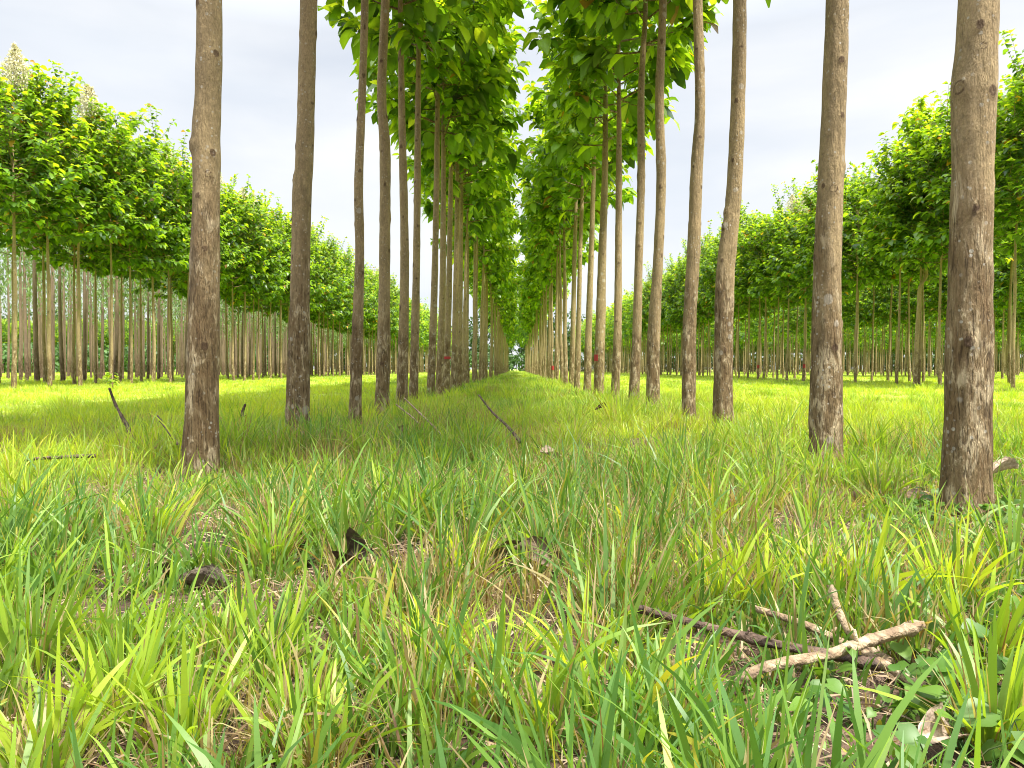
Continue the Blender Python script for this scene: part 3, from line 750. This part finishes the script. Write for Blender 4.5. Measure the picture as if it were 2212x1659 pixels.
# ------------------------------------------------------------------ grass
GC = {'lime': np.array([0.50, 0.60, 0.05]), 'green': np.array([0.26, 0.41, 0.04]), 'deep': np.array([0.085, 0.20, 0.04]),
      'straw': np.array([0.52, 0.44, 0.23]), 'brown': np.array([0.19, 0.11, 0.06])}
bare = [(PX(450, 1215, 2.5)[:2], 0.2), (np.array([0.09, 1.42]), 0.13), (np.array([0.42, 1.62]), 0.15), (np.array([-0.35, 2.3]), 0.14)]
lowp = [(PX(1110, 1240, 2.08)[:2], .2), (PX(628, 1250, 2.05)[:2], .17), (PX(780, 1265, 2.0)[:2], .18), (PX(400, 1290, 1.95)[:2], .22)]
brownp = [((670, 1590), .16), ((850, 1090), .28), ((1110, 1060), .34), ((310, 900), .5), ((590, 1180), .2), ((1500, 1020), .35), ((700, 1010), .4), ((400, 1150), .25),
          ((1270, 1480), .16), ((1930, 1280), .2), ((1420, 1320), .18), ((1000, 905), .5), ((40, 930), .6), ((1350, 1180), .2), ((2050, 1000), .3), ((1180, 1010), .4)]
brownw = []
for (x, y), r_ in brownp:
    Z = CAMH * FP / max(y - HY + 8, 20); q = PX(x, y, Z); brownw.append((q[0], q[1], r_))
def blades(x, y, h, wd, lean, az, k, rng, col, tip, bend):
    n = len(x); t = np.linspace(0, 1, k)
    d = np.stack([np.cos(az), np.sin(az), np.zeros(n)], -1)
    base = np.stack([x, y, gh(x, y) - 0.01], -1)
    hz = (h[:, None] * (t[None] * np.cos(lean)[:, None] - bend[:, None] * t[None] ** 2.4 * 0.6))
    hr = (h[:, None] * (t[None] * np.sin(lean)[:, None] + bend[:, None] * t[None] ** 2 * 0.75))
    c = base[:, None] + d[:, None] * hr[..., None] + np.array([0, 0, 1.0]) * hz[..., None]
    tw = rng.uniform(0, 6.28, n)
    sd_ = np.stack([np.cos(tw), np.sin(tw), np.zeros(n)], -1)
    T = nrm(np.gradient(c, axis=1))
    side = nrm(sd_[:, None] - T * (sd_[:, None] * T).sum(-1, keepdims=True))
    w_ = np.interp(t, [0, 0.25, 0.6, 0.85, 1], [0.6, 1.0, 0.85, 0.5, 0.03])
    hw = wd[:, None] * w_[None] / 2
    G = np.stack([c - side * hw[..., None], c + side * hw[..., None]], 2)
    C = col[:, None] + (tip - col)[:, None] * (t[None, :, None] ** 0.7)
    C = np.repeat(C[:, :, None], 2, 2)
    return G, C

def scatter(rng, z0, z1, dens, margin, clump=True):
    """points of a widening field in front of the camera"""
    zs = []; xs = []
    w0 = lambda z: 0.70 * z + margin
    area = (z1 - z0) * (w0(z0) + w0(z1)); n = int(area * dens)
    y = rng.uniform(z0, z1, n * 2); x = rng.uniform(-w0(z1), w0(z1), n * 2)
    ok = np.abs(x) < w0(y)
    return x[ok][:n], y[ok][:n]

def field(name, seed, z0, z1, tuft_dens, per, hmin, hmax, wmin, wmax, k, margin, spread, far=False):
    rng = np.random.default_rng(seed)
    tx, ty = scatter(rng, z0, z1, tuft_dens, margin)
    # bare patches
    keep = np.ones(len(tx), bool)
    if not far:
        for c, r_ in bare: keep &= ~((np.hypot(tx - c[0], ty - c[1]) < r_) & (rng.random(len(tx)) < 0.93))
        keep &= (vnoise(tx * 1.7, ty * 1.7, 5) > 0.08) | (rng.random(len(tx)) < 0.3)
    for (sx, sy) in used: keep &= np.hypot(tx - sx, ty - sy) > 0.09
    tx, ty = tx[keep], ty[keep]; n = len(tx)
    vig = vnoise(tx * 0.9, ty * 0.9, 1) * 0.6 + vnoise(tx * 2.7, ty * 2.7, 2) * 0.4      # tussock vigour
    alley = np.clip((np.abs(tx) - 2.4) / 1.6, 0, 1)
    th = (0.36 + 1.3 * vig ** 1.8) * rng.uniform(0.45, 1.35, n)
    for (sx, sy) in used: th *= 1 - 0.35 * np.exp(-(np.hypot(tx - sx, ty - sy + 0.3) / 0.6) ** 2) * (sy < 10)
    inpile = np.exp(-(((tx - 0.70) / 0.40) ** 4 + ((ty - 1.22) / 0.32) ** 4))      # the branch pile has flattened the grass
    th *= 1 - 0.78 * inpile
    for c, r_ in lowp: th *= 1 - 0.48 * np.exp(-(np.hypot(tx - c[0], ty - c[1]) / r_) ** 4)
    bw = np.zeros(n)
    for (bx, by, r_) in brownw: bw = np.maximum(bw, np.exp(-((tx - bx) ** 2 + (ty - by) ** 2) / r_ ** 2))
    bw = np.maximum(bw, np.clip((vnoise(tx * 1.9 + 9, ty * 1.9, 8) - 0.64) * 3.2, 0, 0.9) * (1 - 0.6 * alley))
    tdry = (rng.random(n) < 0.2) * rng.random(n) - 0.08
    tone = np.clip(0.40 + 0.12 * np.clip((ty - 3) / 5, 0, 1) + 0.28 * alley * (ty > 4.0) + (vnoise(tx * 0.7, ty * 0.7, 3) - 0.5) * 0.7 + (vnoise(tx * 0.23, ty * 0.23, 6) - 0.5) * 0.5 + rng.normal(0, 0.13, n), 0, 1)
    ii = np.repeat(np.arange(n), per); N_ = len(ii)
    x = tx[ii] + rng.normal(0, spread, N_); y = ty[ii] + rng.normal(0, spread, N_)
    dx = x - tx[ii]; dy = y - ty[ii]
    az = np.arctan2(dy, dx) + rng.normal(0, 0.7, N_)
    h = rng.uniform(hmin, hmax, N_) * th[ii] * (1 - 0.25 * alley[ii])
    wd = rng.uniform(wmin, wmax, N_)
    lean = np.abs(rng.normal(0.24, 0.24, N_)); bend = np.abs(rng.normal(0.16, 0.24, N_))
    dry = rng.random(N_) < (0.25 + 0.08 * (h < 0.09) + 0.72 * bw[ii] - 0.07 * alley[ii] + 0.6 * tdry[ii])
    tn = np.clip(tone[ii] + rng.normal(0, 0.16, N_), 0, 1)[:, None]
    tipc = np.where(tn < 0.5, GC['deep'] + (GC['green'] - GC['deep']) * tn * 2, GC['green'] + (GC['lime'] - GC['green']) * (tn - 0.5) * 2)
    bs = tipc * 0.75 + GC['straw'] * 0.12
    dc = GC['brown'] + (GC['straw'] - GC['brown']) * rng.random((N_, 1))
    tipc = np.where(dry[:, None], dc, tipc); bs = np.where(dry[:, None], dc * 0.9, bs)
    h = np.where(dry, h * 0.85, h); wd = np.where(dry, wd * 0.5, wd)
    yellow = (rng.random(N_) < 0.035) & ~dry; tipc[yellow] = [0.42, 0.38, 0.05]
    glau = (rng.random(N_) < 0.05) & ~dry; tipc[glau] = [0.34, 0.48, 0.17]
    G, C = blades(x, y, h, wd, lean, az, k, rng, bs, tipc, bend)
    ok = np.ones(N_, bool)
    if z0 < 1: ok = (G[:, :, :, 1].min((1, 2)) > 0.55) | (G[:, :, :, 2].max((1, 2)) < 0.42)
    G, C = G[ok], C[ok]
    return G, C
def put(name, label, parts):
    acc = Acc()
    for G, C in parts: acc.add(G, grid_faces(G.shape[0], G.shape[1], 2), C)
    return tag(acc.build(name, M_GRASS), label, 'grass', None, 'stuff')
near = [field('a', 11, 0.62, 2.6, 118, 27, 0.07, 0.38, 0.003, 0.0135, 7, 0.5, 0.024),
        field('a2', 17, 0.62, 2.6, 520, 10, 0.03, 0.15, 0.0015, 0.004, 4, 0.5, 0.03),
        field('b', 12, 2.6, 6.0, 54, 36, 0.07, 0.345, 0.003, 0.011, 6, 0.8, 0.034),
        field('b2', 18, 2.6, 6.0, 240, 10, 0.04, 0.16, 0.002, 0.0045, 3, 0.8, 0.035),
        field('c', 13, 6.0, 14.0, 28, 36, 0.06, 0.33, 0.004, 0.010, 4, 1.5, 0.05),
        field('c2', 19, 6.0, 14.0, 60, 7, 0.05, 0.13, 0.003, 0.007, 3, 1.5, 0.06),
        field('c3', 29, 4.0, 16.0, 2.6, 70, 0.16, 0.42, 0.005, 0.012, 5, 1.5, 0.05),
        field('d3', 39, 16.0, 40.0, 0.5, 60, 0.2, 0.45, 0.012, 0.022, 3, 1.5, 0.09, True),
        field('d', 14, 14.0, 34.0, 17, 15, 0.08, 0.24, 0.010, 0.02, 3, 2.5, 0.08, True),
        field('e', 15, 34.0, 80.0, 4.5, 10, 0.10, 0.24, 0.025, 0.045, 3, 4, 0.16, True),
        field('f', 16, 80.0, 185.0, 0.7, 12, 0.12, 0.28, 0.07, 0.12, 2, 6, 0.4, True)]
def tussocks(pts, seed):
    rng = np.random.default_rng(seed); out = []
    for (px, py, hh, tn, dryf) in pts:
        Z = CAMH * FP / (py - HY); q = PX(px, py, Z); n = int(34 + 14 * hh / 0.3)
        for (num, hs, w0, w1, k, dry) in ((n, (0.45, 1.1), 0.006, 0.0145, 8, False), (int(115 * dryf) + 8, (0.25, 0.85), 0.0018, 0.0042, 5, True)):
            a = rng.uniform(0, 6.28, num); rr = 0.045 * np.sqrt(rng.random(num)) * (1.4 if dry else 1)
            x = q[0] + rr * np.cos(a); y = q[1] + rr * np.sin(a)
            h = hh * rng.uniform(hs[0], hs[1], num); wd = rng.uniform(w0, w1, num)
            t_ = np.clip(tn + rng.normal(0, 0.18, num), 0, 1)[:, None]
            tip = np.where(t_ < 0.5, GC['deep'] + (GC['green'] - GC['deep']) * t_ * 2, GC['green'] + (GC['lime'] - GC['green']) * (t_ - 0.5) * 2)
            if dry: tip = GC['brown'] + (GC['straw'] - GC['brown']) * rng.random((num, 1))
            bs = tip * (0.9 if dry else 0.75) + (0 if dry else 0.12) * GC['straw']
            out.append(blades(x, y, h, wd, np.abs(rng.normal(0.25, 0.2, num)), a + rng.normal(0, 0.4, num), k, rng, bs, tip, np.abs(rng.normal(0.15, 0.28, num))))
    return out
near += tussocks([(1560, 1345, .30, .75, .5), (1640, 1350, .26, .8, .3), (1850, 1335, .30, .85, .9), (1760, 1320, .24, .7, .6), (2050, 1320, .30, .8, .5), (1000, 1290, .24, .8, .2), (700, 1690, .20, .45, 1.6),
    (640, 1640, .20, .5, 1.2), (560, 1500, .22, .6, .3), (60, 1470, .32, .4, .3), (1250, 1500, .22, .85, .3), (1900, 1090, .34, .55, .4), (1660, 1110, .34, .45, .8), (1310, 1340, .26, .35, .8), (940, 1500, .22, .8, .2),
    (2185, 1260, .34, .35, .2), (330, 1200, .28, .65, 1.2), (400, 1640, .24, .6, .3), (2150, 1690, .26, .5, .5), (100, 1690, .24, .6, .5), (250, 1590, .26, .6, .4), (1080, 1500, .2, .8, .3),
    (30, 1150, .36, .7, .2), (100, 1180, .34, .65, .2), (900, 1180, .30, .35, .2), (930, 1200, .28, .4, .2), (1780, 1060, .3, .5, .2), (590, 1260, .26, .4, 1.5), (1120, 1120, .26, .5, 1.6), (840, 1130, .26, .5, 1.6),
    (1460, 1380, .2, .5, .8), (1440, 1640, .2, .6, .4), (2120, 1480, .26, .6, .1), (480, 1440, .2, .6, .4), (1200, 1640, .18, .6, .2), (760, 1000, .3, .5, .2), (1870, 1000, .4, .5, .1)], 23)
put('grass', 'long green and straw coloured grass covering the lane and the fields', near)

# dry litter on the soil: straw bits
rng = np.random.default_rng(61)
x, y = scatter(rng, 0.7, 5.0, 900, 0.4); n = len(x)
L = rng.uniform(0.02, 0.11, n); az = rng.uniform(0, 6.28, n)
b_ = np.stack([x, y, gh(x, y) + rng.uniform(0.003, 0.018, n)], -1); d = np.stack([np.cos(az), np.sin(az), rng.normal(0, 0.12, n)], -1)
G = leaf_grids(b_, d, nrm(np.array([0, 0, 1.0]) + rng.normal(0, 0.4, (n, 3))), L, rng.uniform(0.002, 0.007, n), np.zeros(n), 3, 0.2)
c = np.array([0.24, 0.165, 0.10]) + (np.array([0.48, 0.37, 0.25]) - np.array([0.24, 0.165, 0.10])) * rng.random((n, 1))
tag(build('straw_litter', G, grid_faces(n, 3, 3), M_DRY, C=np.repeat(c, 9, 0)), 'dry straw and leaf crumbs lying on the soil between the tussocks', 'litter', None, 'stuff')

# broad-leaved creeper low over the ground (right foreground, foot of the nearest right tree)
def heart(n, rng):
    pass
rng = np.random.default_rng(71)
zones = [(1.0, 1.28, 0.34, 260), (0.78, 1.18, 0.3, 110), (2.05, 3.15, 0.45, 420), (1.55, 2.6, 0.5, 220), (1.45, 1.8, 0.35, 170), (-1.6, 3.9, 0.5, 120), (-2.6, 5.6, 0.6, 160), (0.1, 3.4, 0.8, 120), (1.0, 4.6, 0.8, 150)]
B, Dv, Uv, Lv = [], [], [], []
for (zx, zy, r_, n) in zones:
    a = rng.uniform(0, 6.28, n); rr = r_ * np.sqrt(rng.random(n)); x = zx + rr * np.cos(a); y = zy + rr * np.sin(a)
    B.append(np.stack([x, y, gh(x, y) + rng.uniform(0.012, 0.075, n)], -1)); az = rng.uniform(0, 6.28, n)
    Dv.append(np.stack([np.cos(az), np.sin(az), rng.normal(-0.1, 0.3, n)], -1)); Uv.append(np.array([0, -0.25, 1.0]) + rng.normal(0, 0.4, (n, 3))); Lv.append(rng.uniform(0.018, 0.052, n) * (1.0 if zy < 2 else 0.8))
B = np.vstack(B); Dv = nrm(np.vstack(Dv)); Uv = nrm(np.vstack(Uv)); Lv = np.concatenate(Lv); n = len(B)
ok = B[:, 1] > 0.75; B, Dv, Uv, Lv = B[ok], Dv[ok], Uv[ok], Lv[ok]; n = len(B)
side = nrm(np.cross(Dv, Uv)); nn = np.cross(side, Dv); t = np.linspace(0, 1, 6)
wv = np.array([0.45, 0.98, 1.0, 0.72, 0.36, 0.03])
cc = B[:, None] + Dv[:, None] * (Lv[:, None, None] * t[None, :, None]) - np.array([0, 0, 1.0]) * (0.3 * Lv)[:, None, None] * (t ** 2)[None, :, None]
hw = (Lv * 0.5)[:, None] * wv[None]
G = np.empty((n, 6, 3, 3)); G[:, :, 1] = cc
for j, s in ((0, -1), (2, 1)):
    G[:, :, j] = cc + s * side[:, None] * hw[..., None] + nn[:, None] * (0.25 * hw)[..., None]
    G[:, 0, j] -= Dv * (Lv * 0.18)[:, None]
c = np.array([0.05, 0.13, 0.02]) + (np.array([0.13, 0.24, 0.03]) - np.array([0.05, 0.13, 0.02])) * rng.random((n, 1))
acc = Acc(); acc.add(G, grid_faces(n, 6, 3), np.repeat(c, 18, 0))
for i in range(0, n, 2):
    e = B[i]; s0 = np.array([e[0] + rng.normal(0, 0.04), e[1] + rng.normal(0, 0.04), float(gh(e[0], e[1]))])
    V, F = tube([s0, (s0 + e) / 2 + [0, 0, 0.012], e], [0.0016, 0.0013, 0.001], 4, cap=False); acc.add(V, F, np.array([0.10, 0.15, 0.04]))
tag(acc.build('creeper', M_CREEP), 'low heart leaved creeper spreading between the grass tussocks and round the tree foot', 'ground cover', None, 'stuff')

# ------------------------------------------------------------------ fallen branches
def branch(name, pts, r0, r1, material, label, cat='branch', seed=0, seg=12, knots=4, group=None, z_fix=None):
    """pts: list of (px x, px y, depth)"""
    rng = np.random.default_rng(seed)
    W = np.array([PX(p[0], p[1], p[2] * (0.85 if group == g1 and 'under the' not in label else 0.95)) for p in pts])
    k = max(14, int(np.linalg.norm(W[-1] - W[0]) / 0.012)); k = min(k, 90)
    P = spline(W, k); P[:, 2] += 0.3 * r0 * np.sin(np.linspace(0, 9, k) + seed) * 0.5
    P[:, 2] = np.maximum(P[:, 2], gh(P[:, 0], P[:, 1]) + r1 * 0.4)
    base = P[0].copy() if P[0, 2] < P[-1, 2] else P[-1].copy()
    base[2] = float(gh(base[0], base[1])); P = P - base
    tt = np.linspace(0, 1, k); R = r0 + (r1 - r0) * tt
    for q in range(knots): R = R * (1 + rng.uniform(0.12, 0.3) * np.exp(-((tt - rng.uniform(0.05, 0.95)) / 0.012) ** 2))
    R[0] *= 0.8; R[-1] *= 0.75
    th = np.linspace(0, 6.28, seg, endpoint=False)
    rough = 1 + 0.10 * np.sin(3 * th[None] + tt[:, None] * 5 + seed) + 0.07 * np.sin(5 * th[None] - tt[:, None] * 17) + rng.normal(0, 0.05, (k, seg))
    rough[-4:] *= 1 + rng.normal(0, 0.22, (4, seg)); rough[:2] *= 1 + rng.normal(0, 0.15, (2, seg))
    V, F = tube(P, R, seg, rough)
    acc = Acc(); acc.add(V, F)
    for q in range(knots // 2):     # snapped twig stubs
        i = int(rng.integers(2, k - 2)); dd = nrm(rng.normal(0, 1, 3) + [0, -0.3, 0.5]); e = P[i] + dd * R[i] * rng.uniform(2.0, 3.2)
        V, F = tube([P[i], (P[i] + e) / 2, e], [R[i] * 0.45, R[i] * 0.36, R[i] * 0.25], 6); acc.add(V, F)
    o = acc.build(name, material); o.location = base
    return tag(o, label, cat, group)
g1 = 'dead branches in the crossed pile on the right'
branch('branch', [(1372,1314,1.86),(1520,1352,1.84),(1680,1392,1.80),(1800,1417,1.76),(1900,1440,1.72)], 0.008, 0.0105, M_STICKD, 'dark knotty dead branch reaching left out of the crossed pile', seed=1, knots=9, group=g1)
branch('branch', [(1585,1478,1.62),(1660,1438,1.66),(1800,1412,1.70),(1900,1378,1.76),(1992,1348,1.80)], 0.0085, 0.0122, M_STICK, 'thick pale dead branch with torn end lying on top of the crossed pile', seed=2, knots=4, group=g1)
branch('branch', [(1625,1312,2.0),(1740,1350,1.92),(1830,1395,1.86),(1935,1450,1.72),(2010,1500,1.60)], 0.007, 0.0115, M_STICK, 'pale splintered dead branch running down to the right beneath the pile', seed=3, knots=4, group=g1)
branch('branch', [(1795,1262,1.98),(1806,1305,1.96),(1832,1360,1.90),(1875,1400,1.84),(1925,1432,1.78)], 0.0085, 0.0085, M_STICK, 'curved upright dead stick with ring marks behind the crossed pile', seed=4, knots=7, group=g1)
branch('branch', [(1925,1376,1.95),(1980,1394,1.9),(2045,1414,1.84)], 0.007, 0.009, M_STICK, 'short straight stick right of the crossed pile', seed=5, knots=3, group=g1)
branch('branch', [(1800,1500,1.50),(1860,1482,1.52),(1960,1448,1.58)], 0.010, 0.006, M_STICKD, 'dark broken bark strip under the crossed pile', seed=6, knots=3, group=g1)
branch('branch', [(440,1392,1.76),(520,1424,1.70),(620,1462,1.64),(760,1520,1.52)], 0.007, 0.010, M_STICK, 'thin weathered stick among tussocks at lower left', seed=7, knots=5)
branch('branch', [(1080,1600,1.30),(1200,1574,1.33),(1330,1560,1.36)], 0.010, 0.012, M_STICK, 'stick half buried in straw on the bare soil at bottom centre', seed=8, knots=3)
branch('branch', [(236,838,6.0),(252,880,6.0),(277,925,5.9),(292,968,5.8)], 0.008, 0.017, M_STICKD, 'dark curved dead branch standing up from the grass on the left', seed=9, knots=4)
branch('branch', [(340,898,5.6),(362,930,5.5),(398,976,5.3)], 0.007, 0.012, M_STICKD, 'short dark stick leaning towards the nearest left tree', seed=10, knots=3)
branch('branch', [(530,872,7.2),(524,895,7.2),(535,922,7.1),(549,948,7.0)], 0.010, 0.020, M_STICKD, 'twisted dark dead stem between the two nearest left trees', seed=11, knots=5)
branch('branch', [(50,994,4.7),(120,988,4.7),(205,985,4.6)], 0.009, 0.011, M_STICKD, 'dark stick lying level in the grass at the left edge', seed=12, knots=3)
branch('branch', [(1034,853,6.4),(1062,888,6.2),(1100,925,6.0),(1124,956,5.8)], 0.006, 0.013, M_STICKD, 'brown dead branch leaning out of the grass in the lane', seed=13, knots=3)
branch('branch', [(873,860,6.8),(915,900,6.6),(950,935,6.4),(972,966,6.2)], 0.006, 0.010, M_STICK, 'long thin grey stick slanting before the left lane row', seed=14, knots=3)
branch('branch', [(855,873,7.0),(885,897,6.9),(905,915,6.8)], 0.006, 0.007, M_STICK, 'short pale twig above the upright brown leaf', seed=15, knots=2)
branch('branch', [(1038,915,7.0),(1052,940,6.9),(1066,962,6.8)], 0.006, 0.006, M_STICK, 'short pale twig beside the leaning brown branch', seed=16, knots=2)

# ------------------------------------------------------------------ big dead leaves
def dead_leaf(x, y, Z, L, W, az, tilt, curl, label, seed, col=(0.14, 0.10, 0.07), zoff=0.02):
    rng = np.random.default_rng(seed); k, m_ = 17, 13
    u = np.linspace(0, 1, k)[:, None]; v = np.linspace(-1, 1, m_)[None]
    wv = np.interp(u, [0, 0.1, 0.35, 0.65, 0.88, 1], [0.04, 0.5, 0.95, 1.0, 0.6, 0.03])
    X = L * u + 0 * v; Y = W / 2 * wv * v
    rib = 0.035 * L * np.abs(np.sin(u * 24 + np.abs(v) * 2.5)) * (np.abs(v) ** 0.7)
    ph = rng.uniform(0, 6, 4)
    Zz = curl * L * (0.55 * (v * wv) ** 2 + 0.5 * np.sin(u * 3.0 + ph[0]) * 0.5) + rib + 0.05 * L * np.sin(u * 7 + ph[1]) * v + 0.05 * L * np.sin(5 * v + ph[2] + 4 * u)
    Y = Y * (1 - 0.45 * curl * np.abs(v) * 0.9)
    p = np.stack([X - L / 2, Y + 0 * X, Zz], -1)
    ca, sa, ct, st = math.cos(az), math.sin(az), math.cos(tilt), math.sin(tilt)
    Rx = np.array([[1, 0, 0], [0, ct, -st], [0, st, ct]]); Rz = np.array([[ca, -sa, 0], [sa, ca, 0], [0, 0, 1]])
    p = p @ Rx.T @ Rz.T
    w_ = PX(x, y, Z); g_ = float(gh(w_[0], w_[1]))
    p[..., 2] -= p[..., 2].min() - 0.0
    base = np.array([w_[0], w_[1], g_ + zoff])
    col = np.array(col)[None] * np.where(np.abs(v) < 0.1, 1.5, 1.0).repeat(k, 0).reshape(-1, 1) * rng.uniform(0.8, 1.2, (k * m_, 1))
    # a leaf with thickness
    P2 = p.copy(); P2[..., 2] -= 0.0015
    V = np.concatenate([p.reshape(-1, 3), P2.reshape(-1, 3)]); F = grid_faces(1, k, m_); F = np.vstack([F, F[:, ::-1] + k * m_])
    o = build('dead_leaf', V, F, M_DEAD, C=np.vstack([col, col])); o.location = base
    tag(o, label, 'dead leaf', 'large fallen leaves'); return o
dead_leaf(1110, 1238, 2.30, 0.17, 0.13, 0.1, 1.0, 0.8, 'large crumpled grey brown dead leaf standing up in the centre foreground', 1, (0.15, 0.11, 0.08), -0.005)
dead_leaf(1165, 1245, 2.26, 0.15, 0.12, -0.5, 0.8, 0.6, 'ribbed brown dead leaf against the right side of the crumpled centre one', 2, (0.17, 0.125, 0.09))
dead_leaf(628, 1240, 2.32, 0.13, 0.085, 1.2, 1.3, 0.7, 'very dark pointed dead leaf standing upright in the left foreground', 3, (0.05, 0.038, 0.03))
dead_leaf(780, 1262, 2.22, 0.17, 0.11, -0.5, 0.8, 0.9, 'dark brown curled dead leaf between the upright one and the centre', 4, (0.10, 0.075, 0.055))
dead_leaf(345, 1262, 2.16, 0.10, 0.06, 0.6, 0.9, 1.1, 'small grey brown curled dead leaf at the lower left', 5, (0.15, 0.115, 0.09), -0.005)
dead_leaf(440, 1275, 2.10, 0.15, 0.075, -0.1, 0.25, 0.8, 'flat grey brown dead leaf over dark soil at the lower left', 6, (0.15, 0.12, 0.09), -0.008)
dead_leaf(866, 935, 6.2, 0.17, 0.08, 1.4, 1.4, 0.8, 'tan rolled dead leaf upright at the foot of the left lane row', 7, (0.28, 0.19, 0.12), 0.12)
dead_leaf(1190, 985, 4.9, 0.15, 0.08, 0.1, 0.25, 0.5, 'pale ragged dead leaf lying in the lane grass', 8, (0.42, 0.33, 0.24), 0.08)
dead_leaf(2160, 1040, 3.9, 0.19, 0.07, 0.1, 0.4, 0.6, 'pinkish dead leaf behind the foot of the nearest right tree', 9, (0.52, 0.42, 0.32), 0.06)
dead_leaf(1297, 902, 8.6, 0.14, 0.07, 0.4, 0.7, 0.8, 'dark brown dead leaf before the right lane row', 10, (0.12, 0.07, 0.05), 0.16)
dead_leaf(2020, 1645, 1.16, 0.12, 0.07, 0.5, 0.6, 0.5, 'pale tan leaf scrap at the bottom right corner', 11, (0.38, 0.29, 0.22))

# small leafy sapling among the left teak stems
def sapling(x, y, Z, h, label, seed):
    rng = np.random.default_rng(seed); w_ = PX(x, y, Z); g_ = float(gh(w_[0], w_[1])); root = empty('sapling', (w_[0], w_[1], g_))
    V, F = tube([[0, 0, 0], [0.02, 0, h * 0.5], [0, 0.02, h]], [0.02, 0.014, 0.006], 6); build('stem', V, F, M_STICK, root)
    n = 46; zz = rng.uniform(0.3, 1, n) * h; a = rng.uniform(0, 6.28, n); b_ = np.stack([0.1 * np.cos(a), 0.1 * np.sin(a), zz], -1)
    d = nrm(np.stack([np.cos(a), np.sin(a), rng.normal(0.1, 0.3, n)], -1)); L = rng.uniform(0.10, 0.2, n)
    G = leaf_grids(b_, d, nrm(np.array([0, 0, 1.0]) + rng.normal(0, 0.3, (n, 3))), L, L * 0.55, np.full(n, 0.4), 5, 0.25)
    build('foliage', G, grid_faces(n, 5, 3), M_LEAF, root, C=np.repeat(LEAFC[[2, 3, 4]][rng.integers(0, 3, n)], 15, 0))
    tag(root, label, 'sapling')
sapling(243, 826, 27.0, 0.6, 'small leafy sapling between the teak stems beyond the left field', 5)
